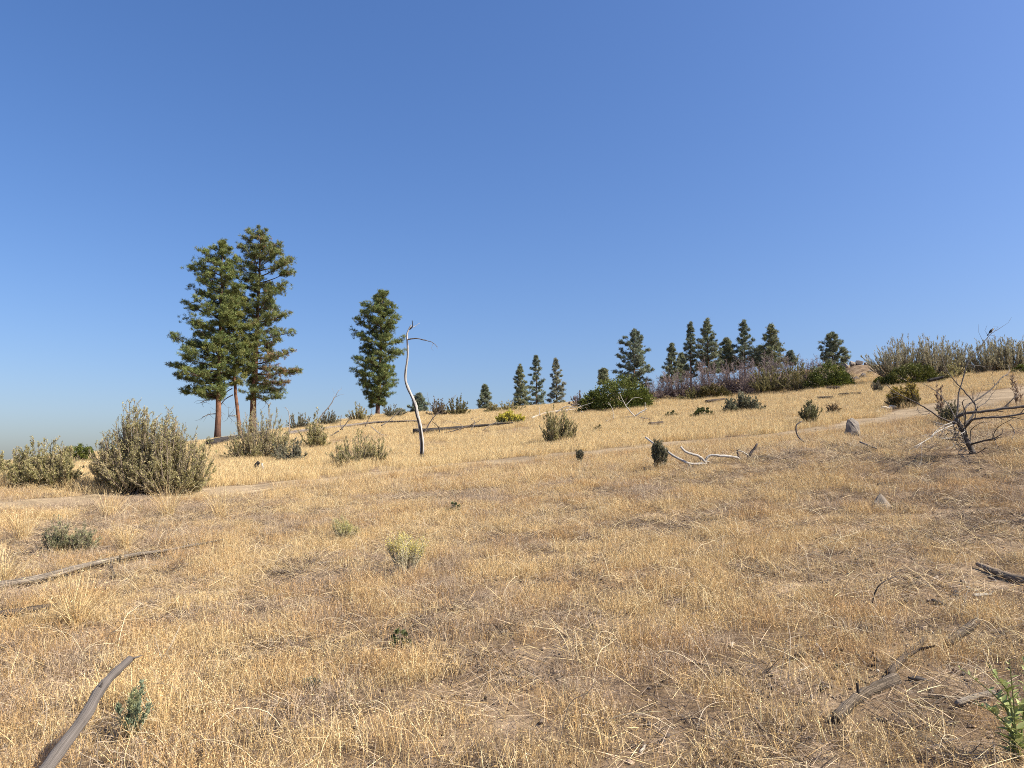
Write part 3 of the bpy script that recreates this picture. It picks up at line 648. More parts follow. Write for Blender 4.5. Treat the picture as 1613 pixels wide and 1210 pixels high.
th = shrub('bare', 'bare purple-brown thicket of leafless twigs along the crest', 1150, 0,
      [(-120, -4, 60, 32, .9), (-80, -2, 76, 44, 1.2), (-35, 0, 80, 52, 1.4), (10, 0, 80, 58, 1.4), (55, 0, 80, 60, 1.4), (95, 4, 76, 60, 1.2), (130, 6, 70, 58, 1.2), (165, 6, 54, 46, .8)],
      [(.23, .175, .165), (.27, .21, .195), (.19, .145, .135), (.25, .165, .13)], Y=60, name='bare_thicket', cat='thicket', twigcol=(.21, .165, .155), density=1.2, el=(4, 82), upright=.1, lump=.2)
th['kind'] = 'stuff'
TB = [(.35, .325, .2), (.4, .37, .23), (.31, .29, .175)]
shrub('sagebrush', 'tall grey-green wand brush on the right crest', 1452, 0, [(-52, 0, 84, 56, 1.3), (-18, 0, 90, 66, 1.5), (16, 0, 90, 66, 1.5), (50, 0, 84, 58, 1.3), (72, 0, 60, 44, .8)], TB, Y=56, leaf=.06, name='tall_brush', upright=.75, el=(20, 88), density=1.35, lump=.14)
shrub('sagebrush', 'tall grey-green wand brush cut off by the right picture border', 1590, 0, [(-36, 0, 70, 52, 1.1), (0, 0, 84, 56, 1.4), (34, 0, 80, 56, 1.3), (-20, 0, 30, 60, .4)], TB, Y=54, leaf=.06, name='tall_brush', upright=.75, el=(20, 88), density=1.35, lump=.14)
YEL = [(.62, .52, .06), (.7, .6, .12), (.5, .45, .06)]
shrub('broom', 'yellow-flowered rabbitbrush on the crest right of the charred log', 800, 670, [(0, 0, 30, 21, .8), (14, 0, 24, 17, .5), (-10, 0, 20, 16, .5)], [(.3, .31, .15)], leaf=.07, name='rabbitbrush', flowers=YEL, cat='rabbitbrush')
shrub('broom', 'golden rabbitbrush beside the track below the green dome', 1423, 643, [(-8, 0, 36, 32, 1.0), (12, 0, 30, 36, .8)], [(.13, .12, .05), (.17, .14, .06)], leaf=.045, name='rabbitbrush', flowers=[(.42, .3, .05), (.36, .27, .05), (.2, .17, .06)], cat='rabbitbrush')
shrub('broom', 'grey-green three-lobed rabbitbrush in the grass above the track', 1168, 651, [(-18, 0, 26, 22, .8), (2, 4, 20, 28, .7), (18, 0, 32, 26, .9)], [(.2, .205, .13), (.23, .235, .15), (.17, .175, .11)], leaf=.06, name='rabbitbrush', cat='rabbitbrush')
shrub('broom', 'compact dark broom shrub beside the bleached branches', 1040, 742, [(0, 0, 30, 38, 1.3)], [(.13, .13, .075), (.16, .155, .09)], leaf=.035, name='broom_shrub', el=(50, 88), density=1.3)
shrub('broom', 'small broom shrub on the bare patch of the track', 913, 731, [(0, 0, 16, 20, .8)], [(.15, .14, .09)], leaf=.03, name='broom_shrub', el=(50, 88))
shrub('broom', 'spiky green clump on the upper bank of the track', 1277, 671, [(0, 0, 36, 32, 1.0)], [(.15, .155, .075), (.19, .185, .09)], leaf=.05, name='broom_shrub', el=(35, 88))
shrub('broom', 'green broom shrub behind the dead uprooted bush', 1497, 668, [(0, 0, 36, 30, 1.0)], [(.14, .135, .07), (.17, .16, .08)], leaf=.035, name='broom_shrub')
shrub('broom', 'small grey bush above the pale stones', 1381, 622, [(0, 0, 18, 20, .7)], [(.19, .17, .11)], leaf=.05, name='broom_shrub')
shrub('broom', 'tan dried bush on the bank between spiky clump and pale stones', 1313, 656, [(0, 0, 22, 18, .7)], [(.3, .22, .12)], leaf=.05, name='broom_shrub')
shrub('dome', 'low leafy dark green plant left of the three-lobed rabbitbrush', 1108, 660, [(0, 0, 36, 17, .35)], [(.07, .085, .025), (.11, .12, .04)], leaf=.09, name='leafy_plant', cat='plant')
shrub('dome', 'small leafy plant right of the tangled white branches', 1058, 659, [(0, 0, 22, 10, .25)], [(.1, .11, .045)], leaf=.08, name='leafy_plant', cat='plant')
shrub('dome', 'small leafy plant beside the dark sagebrush', 943, 683, [(0, 0, 20, 12, .25)], [(.13, .13, .05)], leaf=.07, name='leafy_plant', cat='plant')
for lb, px, py, w_, h_ in [('brown dried weed left of the dead uprooted bush', 1482, 668, 22, 60), ('brown dried weed at the right border above the track', 1606, 640, 26, 46)]:
    shrub('broom', lb, px, py, [(0, 0, w_, h_, .07)], [(.42, .32, .22), (.48, .37, .26), (.28, .2, .14)], leaf=.05, name='dried_weed', cat='weed', lw=.7, twigcol=(.34, .27, .2), el=(38, 86), lump=.4)
shrub('broom', 'grey-green herb clump in the grass above the left log', 110, 872, [(-22, 0, 36, 44, .9), (18, 0, 40, 38, .8), (0, 0, 80, 22, .5)], [(.27, .285, .15), (.33, .33, .18), (.4, .35, .2)], leaf=.02, name='herb_clump', cat='herb', lump=.4)
shrub('broom', 'yellow-topped rabbitbrush alone in the middle of the foreground grass', 638, 908, [(0, 0, 80, 60, .45)], [(.52, .47, .3), (.58, .52, .33)], leaf=.012, name='rabbitbrush', flowers=[(.68, .58, .14), (.6, .53, .18)], cat='rabbitbrush', twigcol=(.46, .41, .28), el=(45, 86), leaf_from=.6)
shrub('broom', 'faint grey rabbitbrush left of the yellow foreground one', 543, 856, [(0, 0, 46, 32, .6)], [(.5, .45, .28), (.54, .48, .27)], leaf=.012, name='rabbitbrush', flowers=[(.42, .4, .14)], cat='rabbitbrush', twigcol=(.38, .33, .22), el=(45, 86))
shrub('dome', 'tiny dark green sprig in the grass below the track', 714, 806, [(0, 0, 22, 14, .12)], [(.1, .13, .06)], leaf=.03, name='green_sprig', cat='plant')
shrub('dome', 'small green sprig near the middle of the foreground', 632, 1020, [(0, 0, 30, 24, .16)], [(.13, .16, .06), (.17, .19, .08)], leaf=.022, name='green_sprig', cat='plant')
shrub('dome', 'pale grey-green sprig low in the left foreground', 488, 1090, [(0, 0, 30, 20, .14)], [(.26, .28, .18)], leaf=.02, name='green_sprig', cat='plant')
shrub('broom', 'bluish spiny herb beside the foreground stick', 205, 1162, [(0, 0, 74, 74, .1), (0, 10, 50, 60, .08)], [(.2, .24, .15), (.27, .31, .2), (.34, .35, .18)], leaf=.02, name='spiny_herb', cat='herb', lw=.5, twigcol=(.18, .2, .11), el=(35, 80))
for lb, px, py, w_, h_ in [('pale bunchgrass clump at the left edge below the sagebrush', 34, 852, 64, 44), ('pale bunchgrass clump below the left end of the big sagebrush', 172, 818, 60, 40), ('pale bunchgrass clump just below the big sagebrush', 264, 815, 60, 44),
                           ('pale bunchgrass clump below the right side of the big sagebrush', 345, 815, 54, 40), ('tall bunchgrass tuft below the left log', 118, 985, 70, 70), ('bunchgrass tuft behind the middle of the left log', 196, 868, 50, 40),
                           ('bunchgrass fan at the left border above the log', 4, 925, 50, 54), ('pale bunchgrass patch below the narrow bare track', 838, 765, 50, 32)]:
    b = hit(px, py); k = b[1]/F
    m = grass_tuft(170, w_*k*.16, h_*k*1.15, PALE+GOLD, .42, .004, 1, .03); o = m.build('bunchgrass', M['straw']); o.location = b
    tag(o, lb, 'bunchgrass', 'pale bunchgrass clumps')

# leafy green plant at the lower right border, each leaf a part
b = hit(1604, 1200); e = empty('leafy_stalk', b, 'tall green leafy stalk at the lower right corner', 'plant')
st = MB(); lf = MB(); leaves(lf, np.zeros((1, 3)), np.array([[0, 0, 1.0]]), 1.0, .42, (1, 1, 1)); lf = MB()
lv = np.array([(0, 0, 0), (.16, .25, .03), (.2, .5, .07), (.1, .8, .05), (0, 1, 0), (-.1, .8, .05), (-.2, .5, .07), (-.16, .25, .03), (0, .3, -.01), (0, .6, .0)])
lq = [(0, 1, 8, 7), (1, 2, 9, 8), (7, 8, 9, 6), (2, 3, 4, 9), (6, 9, 4, 5)]
lme = []
for c in [(.33, .37, .14), (.4, .43, .18), (.26, .31, .11)]:
    q = MB(); q.add(lv, quads=lq, col=c); me = q.mesh('leaf'); me.materials.append(M['leaf']); lme.append(me)
kk = b[1]/F
for sp in ([(1608, 1215), (1600, 1150), (1596, 1100), (1590, 1040)], [(1606, 1200), (1588, 1125), (1566, 1095), (1512, 1052)], [(1608, 1210), (1612, 1130), (1618, 1080), (1612, 1040)], [(1606, 1190), (1592, 1150), (1560, 1120), (1538, 1110)], [(1604, 1150), (1590, 1100), (1572, 1070), (1556, 1046)]):
    ln = np.array([P3(x_, y_, b[1]-.03*j+U(-.06, .06)) for j, (x_, y_) in enumerate(sp)]); ln[0] = b+np.array((U(-.02, .02), 0, -.02)); ln = smoothline(ln, 6)
    tube(st, ln, np.linspace(.006, .0015, len(ln)), 5, (.2, .22, .09))
    for i in range(2, len(ln), 1):
        for j in range(1 if i > 12 else 2):
            o = bpy.data.objects.new('leaf', lme[int(U(0, 3))]); COL.objects.link(o); o.parent = e
            d = Vector(nrm(rdir(1)[0]*np.array((1, 1, .4))+np.array((0, 0, .45)))); o.location = Vector(ln[i]-b)
            o.rotation_euler = d.to_track_quat('Y', 'Z').to_euler(); s_ = .085*(1.15-i/len(ln))*U(.7, 1.15); o.scale = (s_, s_, s_)
st.build('stalk', M['leaf'], e, b)

# ------------------------------------------------------------------ dead wood
def tr(path, Y0=None, dY=0.0, n=4):   # a wood line from sighted points; Y0 None: rests on the ground at each point
    pts = []
    for k, q in enumerate(path):
        if len(q) == 3: pts.append(P3(*q))
        elif Y0 is None: pts.append(hit(*q)+np.array((0, 0, .02)))
        else: pts.append(P3(q[0], q[1], Y0+dY*k))
    return smoothline(np.array(pts), n)
def wood(name, label, cat, main, r0, r1, col, mat, branches=(), Y0=None, dY=0, group=None, knob=.15, sides=9, raise_=0.0, twigs=3, part='log', scorch=False):
    ln = tr(main, Y0, dY); ln[:, 2] += raise_
    b = ln[0].copy(); b[2] = float(terr(b[:1], b[1:2])[0]); e = empty(name, b, label, cat, group)
    m = MB(); tube(m, ln, np.linspace(r0, r1, len(ln))*U(.9, 1.1, len(ln)), sides, col, knob=knob)
    if scorch:                       # burnt stripe winding up the trunk
        T = m.t[-1]; a_ = np.arctan2(T[:, 1], T[:, 0]); c_ = 2.75+.45*np.sin(T[:, 2]*1.9)
        k_ = (np.abs((a_-c_+np.pi) % (2*np.pi)-np.pi) < .62-.1*T[:, 2]) | (T[:, 2] < .22); m.c[-1] = np.where(k_[:, None], np.array((.02, .018, .017)), m.c[-1])
    m.build(part, M[mat], e, b, smooth=False)
    for br in branches:
        path, ra, rb, by, bd = br[:5]; bc = br[5] if len(br) > 5 else col; bm_ = br[6] if len(br) > 6 else mat
        l2 = tr(path, by, bd); l2[1:-1] += rng.normal(0, ra*.14, (len(l2)-2, 3)); m = MB(); tube(m, l2, np.linspace(ra, rb, len(l2)), 6, bc, knob=.03)
        for k in range(twigs):
            i = int(U(len(l2)*.35, len(l2)-1)); L_ = np.linalg.norm(l2[-1]-l2[0])*U(.08, .2); d = nrm(nrm(l2[i]-l2[i-1])+rdir(1)[0]*.8)
            c2 = l2[i]+d*L_; cones(m, l2[i][None], c2[None], max(rb*.9, ra*.3), bc); cones(m, c2[None], (c2+nrm(d+rdir(1)[0]*.7)*L_*.7)[None], rb*.6, bc)
        m.build('branch', M[bm_], e, b)
    return e
SILV = (.40, .36, .32); CHAR = (.06, .052, .047); WHITE = (.62, .58, .52); GRBR = (.26, .22, .19)
# the standing snag
sY = hit(664, 722)[1]
sn = [(664, 724), (665, 705), (664, 690), (661, 668), (657, 652), (655, 640), (651, 629), (643, 612), (639, 600), (639, 585), (642, 563), (642, 545), (641, 528), (644, 519), (648, 512)]
wood('dead_snag', 'crooked white and black dead snag standing in the grass', 'snag', sn, .088, .024, (.56, .53, .49), 'silver',
     [([(645, 519), (650, 514), (649, 505)], .03, .012, sY, 0, CHAR, 'charred'), ([(646, 516), (652, 515), (661, 509)], .02, .006, sY, .1), ([(642, 535), (655, 533), (668, 536), (680, 539), (689, 546)], .03, .008, sY, -.2, GRBR)], Y0=sY, knob=.05, part='trunk', sides=18, scorch=True)
# burnt stump left
sY = hit(409, 749)[1]
wood('burnt_stump', 'small black and white burnt stump beside the track', 'stump', [(409, 750), (408, 742), (404, 733), (408, 728)], .075, .05, CHAR, 'charred', [([(412, 748), (414, 736), (412, 730)], .05, .025, sY, 0, WHITE, 'silver')], Y0=sY, twigs=0, part='stub')
lY = 52
wood('fallen_log', 'thick burnt log at the foot of the left pines', 'log', [(330, 708), (345, 704), (365, 700), (390, 695), (420, 690)], .22, .16, CHAR, 'charred', [([(341, 702), (338, 692)], .06, .04, None, 0)], raise_=.3, twigs=0)
bY = hit(520, 690)[1]
wood('fallen_log', 'long thin fallen log with upright bare branches left of the snag', 'log', [(450, 690), (495, 683), (537, 678), (590, 671), (660, 669)], .14, .06, GRBR, 'charred',
     [([(490, 682, bY), (503, 660, bY), (521, 637, bY), (527, 626, bY), (534, 614, bY)], .05, .012, bY, 0, SILV, 'silver'), ([(455, 684, bY), (456, 665, bY), (455, 650, bY), (449, 641, bY)], .04, .012, bY, 0, SILV, 'silver'),
      ([(536, 677, bY), (545, 668, bY), (554, 653, bY)], .04, .015, bY, 0), ([(540, 677, bY), (536, 668, bY), (538, 654, bY)], .03, .012, bY, 0), ([(600, 671, bY+2), (616, 660, bY+2), (635, 642, bY+2)], .035, .012, bY, 0, SILV, 'silver'),
      ([(534, 679, bY), (522, 686, bY), (509, 695, bY)], .05, .03, bY, 0), ([(585, 672, bY), (600, 684, bY), (622, 688, bY)], .03, .01, bY, 0, SILV, 'silver'), ([(512, 682, bY), (510, 698, bY)], .03, .02, bY, 0), ([(575, 672, bY), (583, 655, bY), (586, 646, bY)], .03, .01, bY, 0)], raise_=.25)
cY = hit(720, 686)[1]
wood('fallen_log', 'charred fallen log with thin branches just right of the snag', 'log', [(651, 688), (680, 686), (720, 682), (765, 678), (808, 674)], .16, .04, CHAR, 'charred',
     [([(668, 684, cY), (678, 664, cY), (692, 648, cY), (718, 622, cY)], .05, .01, cY, 0, GRBR), ([(693, 682, cY), (690, 672, cY), (681, 664, cY)], .04, .015, cY, 0), ([(700, 682, cY), (730, 674, cY), (745, 668, cY), (760, 660, cY)], .04, .012, cY, 0, GRBR),
      ([(740, 680, cY), (748, 666, cY), (742, 660, cY), (752, 658, cY)], .025, .008, cY, 0, SILV, 'silver'), ([(760, 679, cY), (775, 668, cY), (792, 665, cY)], .025, .008, cY, 0, SILV, 'silver'), ([(683, 662, cY), (677, 640, cY), (673, 618, cY)], .018, .005, cY, 0, GRBR), ([(720, 682, cY), (728, 670, cY), (700, 662, cY)], .02, .006, cY, 0, SILV, 'silver')], raise_=.3)
wood('fallen_log', 'low dark log half buried in grass by the burnt stump', 'log', [(378, 745), (430, 744), (470, 744), (520, 743)], .07, .045, CHAR, 'charred', raise_=.03)
wY = hit(900, 655)[1]
wood('fallen_log', 'bleached white log with pale branches left of the round green bush', 'log', [(838, 662), (856, 655), (876, 651), (905, 648), (925, 647)], .09, .04, WHITE, 'silver',
     [([(876, 650, wY), (892, 640, wY), (907, 642, wY), (934, 634, wY)], .04, .012, wY, 0, WHITE), ([(890, 650, wY), (905, 637, wY), (915, 639, wY)], .03, .01, wY, 0, WHITE), ([(850, 656, wY), (849, 640, wY)], .025, .012, wY, 0, WHITE), ([(915, 648, wY), (922, 650, wY), (932, 652, wY)], .03, .01, wY, 0, WHITE)], raise_=.12)
wY = hit(985, 664)[1]
wood('fallen_branch', 'tangled pale dead branch in front of the round green bush', 'branch', [(955, 667), (972, 661), (1000, 660), (1024, 664)], .05, .025, SILV, 'silver',
     [([(1001, 657, wY), (990, 645, wY), (983, 634, wY), (975, 618, wY)], .04, .012, wY, 0, WHITE), ([(1001, 655, wY), (1010, 649, wY), (1019, 644, wY)], .045, .03, wY, 0, WHITE), ([(985, 640, wY), (998, 627, wY), (1012, 628, wY)], .02, .007, wY, 0, WHITE), ([(966, 660, wY), (965, 645, wY), (958, 634, wY)], .02, .008, wY, 0, WHITE), ([(1016, 647, wY), (1016, 634, wY)], .025, .01, wY, 0, WHITE), ([(985, 658, wY), (1000, 664, wY), (1008, 672, wY)], .02, .008, wY, 0, SILV)], raise_=.1)
wood('fallen_branch', 'dark dead branch lying right of the dark sagebrush', 'branch', [(903, 693), (915, 690), (926, 686), (934, 678)], .045, .02, GRBR, 'charred', [([(915, 690), (930, 697)], .02, .01, None, 0)], raise_=.06)
wood('fallen_branch', 'grey branch lying left of the dark sagebrush', 'branch', [(811, 692), (822, 688), (838, 690), (858, 691)], .035, .02, SILV, 'silver', raise_=.05)
aY = hit(1110, 733)[1]
wood('fallen_branch', 'long bleached branch in the grass with a dark upright fork', 'branch', [(1017, 689, aY+1.2), (1032, 700, aY+.8), (1044, 705, aY+.6), (1059, 717, aY+.3), (1074, 725, aY+.1), (1089, 731, aY), (1114, 730, aY)], .02, .03, WHITE, 'silver',
     [([(1072, 704, aY), (1082, 713, aY), (1096, 717, aY), (1104, 721, aY), (1112, 729, aY)], .03, .028, aY, 0, WHITE), ([(1111, 728, aY), (1117, 718, aY), (1134, 718, aY), (1161, 721, aY), (1171, 730, aY)], .028, .034, aY, 0, WHITE),
      ([(1171, 732, aY), (1178, 722, aY), (1184, 712, aY), (1193, 699, aY)], .042, .02, aY, 0, (.16, .13, .12), 'charred'), ([(1170, 728, aY), (1163, 718, aY), (1161, 709, aY)], .03, .012, aY, 0, (.16, .13, .12), 'charred'), ([(1178, 717, aY), (1168, 711, aY), (1160, 710, aY)], .015, .008, aY, 0, WHITE), ([(1088, 731, aY), (1078, 742, aY)], .014, .006, aY, 0, WHITE)], knob=.04, twigs=2)
kY = hit(1282, 701)[1]
wood('fallen_branch', 'thin hooked dark branch curving up beside the track', 'branch', [(1283, 702, kY), (1265, 695, kY+.1), (1256, 685, kY+.2), (1254, 674, kY+.2), (1256, 668, kY+.2), (1263, 664, kY+.2)], .028, .014, GRBR, 'charred', knob=.08, sides=6, part='stick')
wood('fallen_branch', 'short dark stick lying below the grey rock', 'branch', [(1355, 702), (1366, 707), (1381, 713)], .022, .014, GRBR, 'charred', raise_=.06, part='stick')
wood('fallen_log', 'long weathered grey log at the left edge of the foreground', 'log', [(-60, 946), (0, 933), (50, 924), (99, 911), (134, 901), (174, 891), (218, 882), (262, 876), (300, 868), (352, 858)], .056, .014, (.47, .39, .30), 'weathered',
     [([(240, 884), (270, 880), (300, 871)], .014, .008, None, 0, (.4, .32, .24)), ([(174, 890), (177, 903), (180, 912)], .022, .018, None, 0, CHAR, 'charred'), ([(186, 886, hit(186, 890)[1]), (190, 873, hit(186, 890)[1])], .014, .01, None, 0, CHAR, 'charred')], raise_=.05, knob=.4, sides=11, twigs=1)
wood('fallen_log', 'dark rotting log below the long weathered left log', 'log', [(-60, 984), (0, 976), (40, 969), (75, 963), (104, 957)], .055, .025, (.15, .115, .085), 'charred', raise_=.02, knob=.25)
# foreground stick
g0 = hit(40, 1262); yy = np.linspace(g0[1]-.15, g0[1]+.62, 6)
fp = [(66, 1222), (99, 1176), (134, 1129), (155, 1091), (176, 1065), (205, 1038)]
wood('leaning_branch', 'smooth grey barkless branch rising from the lower left corner', 'branch', [(20, 1290, g0[1]-.35)]+[(a, c, float(d)) for (a, c), d in zip(fp, yy)], .037, .022, (.18, .157, .14), 'silver',
     [([(205, 1040, float(yy[-1])), (214, 1036, float(yy[-1])), (224, 1032, float(yy[-1])+.03)], .009, .002, None, 0), ([(158, 1084, float(yy[3])), (162, 1072, float(yy[3]))], .006, .003, None, 0)], knob=.06, sides=14, twigs=0, part='shaft')
# lower right rotting logs
wood('rotten_log', 'rotting brown log lying diagonally at the lower right', 'log', [(1318, 1142), (1350, 1112), (1380, 1093), (1415, 1078)], .026, .03, (.38, .3, .22), 'weathered', [([(1400, 1070), (1418, 1050), (1440, 1028), (1458, 1012)], .026, .02, None, 0, (.33, .25, .18))], raise_=.006, knob=.45, twigs=1)
wood('rotten_log', 'split grey log end right of the diagonal rotting log', 'log', [(1490, 1022), (1512, 1004), (1537, 987)], .022, .036, (.3, .235, .175), 'weathered', raise_=.002, knob=.45, twigs=0)
wood('rotten_log', 'thin grey branch left of the leafy stalk', 'log', [(1508, 1121), (1535, 1113), (1566, 1105)], .014, .018, (.4, .34, .27), 'silver', raise_=.02, knob=.2)
wood('rotten_log', 'broken brown log end at the right border', 'log', [(1540, 896), (1570, 908), (1600, 918), (1650, 928)], .02, .034, (.34, .26, .18), 'silver', raise_=.02, knob=.45)
wood('wood_chip', 'pale flat wood splinter near the right border', 'wood chip', [(1533, 949), (1548, 948), (1562, 947)], .016, .012, (.66, .6, .5), 'silver', raise_=.03, part='splinter', sides=6)
pY = hit(1352, 1110)[1]
wood('burnt_stub', 'short black upright stub beside the diagonal rotting log', 'stub', [(1353, 1110, pY), (1352, 1092, pY), (1350, 1076, pY)], .009, .007, CHAR, 'charred', part='stub', sides=6)
pY = hit(1373, 952)[1]
wood('fallen_branch', 'thin dark curved twig in the right foreground grass', 'branch', [(1373, 952, pY), (1380, 930, pY), (1390, 918, pY), (1411, 908, pY+.1)], .008, .004, (.1, .08, .07), 'charred', part='stick', sides=5)
pY = hit(320, 1150)[1]
wood('fallen_branch', 'dark brittle twig on the soil right of the spiny herb', 'branch', [(352, 1032), (368, 1047), (388, 1058)], .012, .006, (.14, .11, .09), 'charred', raise_=.015, part='stick', sides=5)
pY = hit(230, 1060)[1]
wood('dry_stalk', 'long bent straw stalk above the spiny herb', 'stalk', [(232, 1095, pY), (250, 1048, pY), (270, 1015, pY), (284, 985, pY+.1)], .004, .0025, (.74, .64, .48), 'silver', [([(255, 1040, pY), (246, 1010, pY), (242, 1000, pY)], .0025, .0015, None, 0), ([(262, 1028, pY), (272, 1044, pY), (284, 1052, pY)], .002, .001, None, 0)], part='stem', sides=5, knob=0)
# dead uprooted bush, right
dY = hit(1528, 716)[1]
def br(path, w0, w1, dy=0.0, col=(.17, .145, .13), mat='charred'):
    k = dY/F; n = len(path)
    return ([(a, c, dY+dy*j/(n-1)) for j, (a, c) in enumerate(path)], w0*k*.36, w1*k*.36, None, 0, col, mat)
tang = []
for k in range(34):
    a_ = U(2.2, 6.6) if k % 3 else U(0, 6.28); L_ = U(14, 46); x0, y0 = U(1500, 1526), U(658, 706); cu = U(-.7, .7)
    pth = [(x0, y0), (x0+math.cos(a_)*L_*.5, min(y0-math.sin(a_)*L_*.35, 722)), (x0+math.cos(a_+cu)*L_, min(y0-math.sin(a_+cu)*L_*.75, 724))]
    tang.append(br(pth, U(1.3, 2.4), .6, U(-.9, .6), [(.17, .145, .13), (.3, .27, .24), (.55, .51, .46), (.1, .085, .075)][k % 4], 'charred' if k % 4 in (0, 3) else 'silver'))
wood('dead_bush', 'black leafless uprooted bush with long branches right of the track', 'dead bush', [(1533, 716, dY), (1527, 702, dY), (1520, 688, dY), (1513, 672, dY), (1506, 660, dY)], .05, .035, (.15, .13, .115), 'charred',
     [br([(1509, 656), (1521, 651), (1552, 648), (1581, 644), (1613, 640), (1660, 634)], 6.5, 5, -.6), br([(1519, 678), (1526, 667), (1535, 660), (1556, 658), (1587, 656), (1625, 649)], 5.5, 3.5, -.9),
      br([(1519, 668), (1529, 659), (1536, 647), (1536, 637), (1529, 628), (1515, 612), (1502, 598), (1490, 581), (1483, 562)], 5, 1.2, .5), br([(1517, 655), (1521, 642), (1527, 636), (1541, 628), (1558, 616), (1570, 604), (1578, 595), (1589, 589)], 4.2, 1.6, .9),
      br([(1510, 668), (1496, 664), (1479, 657), (1465, 647), (1444, 635), (1420, 623), (1403, 612), (1395, 604)], 4.5, 1.0, -.5), br([(1506, 661), (1498, 645), (1486, 628), (1471, 614), (1453, 604)], 2.6, 1, .7, (.28, .24, .21)),
      br([(1507, 658), (1509, 640), (1510, 620), (1516, 600), (1521, 581), (1527, 567), (1541, 552), (1552, 536), (1562, 525), (1571, 520)], 3.4, 1.0, .2, (.2, .175, .16)), br([(1525, 575), (1540, 576), (1550, 578), (1557, 585)], 1.4, .7, .3, (.3, .27, .24)),
      br([(1524, 690), (1520, 670), (1521, 650), (1516, 637), (1518, 630)], 3.5, 1.2, -.6), br([(1536, 645), (1546, 638), (1554, 633), (1564, 619)], 2.2, 1, .5), br([(1529, 700), (1548, 695), (1568, 691)], 4.2, 3.2, -.8), br([(1566, 692), (1570, 701), (1572, 706)], 1.4, .8, -.8),
      br([(1528, 700), (1529, 680), (1533, 674), (1542, 668), (1550, 664)], 2, .9, -.4), br([(1564, 692), (1567, 680), (1576, 670), (1591, 662), (1597, 658)], 1.8, .8, -.8), br([(1591, 668), (1598, 680), (1593, 692)], 2.0, 1, -.7),
      br([(1504, 668), (1490, 674), (1475, 681), (1465, 690), (1440, 704)], 2.6, 1.2, -.9, WHITE, 'silver'), br([(1503, 664), (1488, 670), (1476, 678), (1467, 687)], 2.2, .9, -.7, WHITE, 'silver'), br([(1500, 672), (1484, 668), (1470, 664)], 1.6, .7, -.6, SILV, 'silver'),
      br([(1516, 688), (1500, 678), (1486, 674), (1478, 668)], 2.0, .8, -.9, SILV, 'silver'), br([(1522, 700), (1510, 690), (1498, 684)], 2.2, .8, -.8, (.22, .19, .17)), br([(1533, 716), (1545, 711), (1552, 705)], 2.4, 1.2, -.3), br([(1531, 714), (1520, 708), (1506, 700)], 1.8, .9, -.5, (.22, .19, .17)),
      br([(1484, 566), (1482, 556)], .9, .5), br([(1579, 595), (1590, 584), (1588, 576)], 1.2, .6, .2, SILV, 'silver'), br([(1560, 528), (1568, 530), (1566, 538)], .8, .4, 0, (.3, .27, .24)), br([(1444, 636), (1446, 646), (1450, 652)], 1.2, .6, -.3), br([(1465, 648), (1462, 652), (1452, 653)], 1.5, .7, -.4)]+tang, knob=.2, twigs=5, part='trunk', sides=9)

# ------------------------------------------------------------------ rocks
def rock(label, px, py, w_, h_, col, Y=None, group=None, seed=1, tall=1.0, shape=None, n=16):
    b = hit(px, py) if Y is None else spot(px, Y); k = b[1]/F; r_ = np.random.default_rng(seed)
    pts = nrm(r_.normal(size=(n, 3)))*r_.uniform(.8, 1.05, (n, 1)); pts *= np.array((w_*k*.5, w_*k*.42, h_*k*.62))
    if shape is not None: pts = np.array(shape)*np.array((w_*k*.5, w_*k*.42, h_*k))
    bm = bmesh.new()
    for p in pts: bm.verts.new(p)
    res = bmesh.ops.convex_hull(bm, input=bm.verts)
    bmesh.ops.delete(bm, geom=[v for v in bm.verts if not v.link_faces], context='VERTS')
    bmesh.ops.bevel(bm, geom=bm.edges[:], offset=min(w_, h_)*k*.04, segments=1, affect='EDGES', profile=.6)
    bmesh.ops.triangulate(bm, faces=bm.faces[:]); bmesh.ops.subdivide_edges(bm, edges=bm.edges[:], cuts=1, use_grid_fill=True)
    q_ = 9/(w_*k); am = .1*min(w_, h_)*k
    for v in bm.verts:
        n_ = float(vnoise(v.co.x*q_+v.co.z*q_*.7, v.co.y*q_-v.co.z*q_*.6, seed)); v.co += v.co.normalized()*am*(n_-.5)
    me = bpy.data.meshes.new('rock'); bm.to_mesh(me); bm.free(); me.materials.append(M['rock'])
    a = me.attributes.new('Col', 'FLOAT_COLOR', 'POINT'); a.data.foreach_set('color', np.tile(np.array((*col, 1), np.float32), len(me.vertices)))
    o = bpy.data.objects.new('rock', me); COL.objects.link(o); o.location = (b[0], b[1], b[2]+(h_*k*.3 if shape is None else -.03))
    return tag(o, label, 'rock', group)
rock('upright grey rock with a dark left face below the track', 1343, 687, 29, 31, (.2, .17, .14), seed=4, shape=[(-1, 0, 0), (-.75, -.3, .6), (-.45, -.2, .95), (.2, .2, 1.0), (.75, 0, .8), (1, .1, .1), (.4, -1, 0), (-.5, -.9, 0), (.3, .9, .1), (-.4, .8, .1), (.55, -.6, .55), (-.3, .5, .85), (-.2, -.75, .6)])
rock('pointed grey rock half sunk in grass at right', 1388, 802, 46, 30, (.21, .17, .13), seed=5, shape=[(-1, 0, 0), (1, .1, 0), (-.5, -.2, .5), (.05, .1, 1.0), (.4, 0, .62), (.1, -1, 0), (-.7, -.6, 0), (.7, -.5, 0), (0, .9, 0), (.7, .3, .2)])
rock('left of two pale flat stones on the track edge', 1394, 647, 20, 8, (.62, .55, .44), seed=6)
rock('right of two pale flat stones on the track edge', 1409, 645, 20, 10, (.6, .53, .42), seed=7)
rock('small white stone in the grass right of the snag', 679, 711, 9, 6, (.7, .68, .62), seed=8)
rock('small white stone in front of the rock pile', 1347, 611, 9, 5, (.7, .67, .6), seed=9)
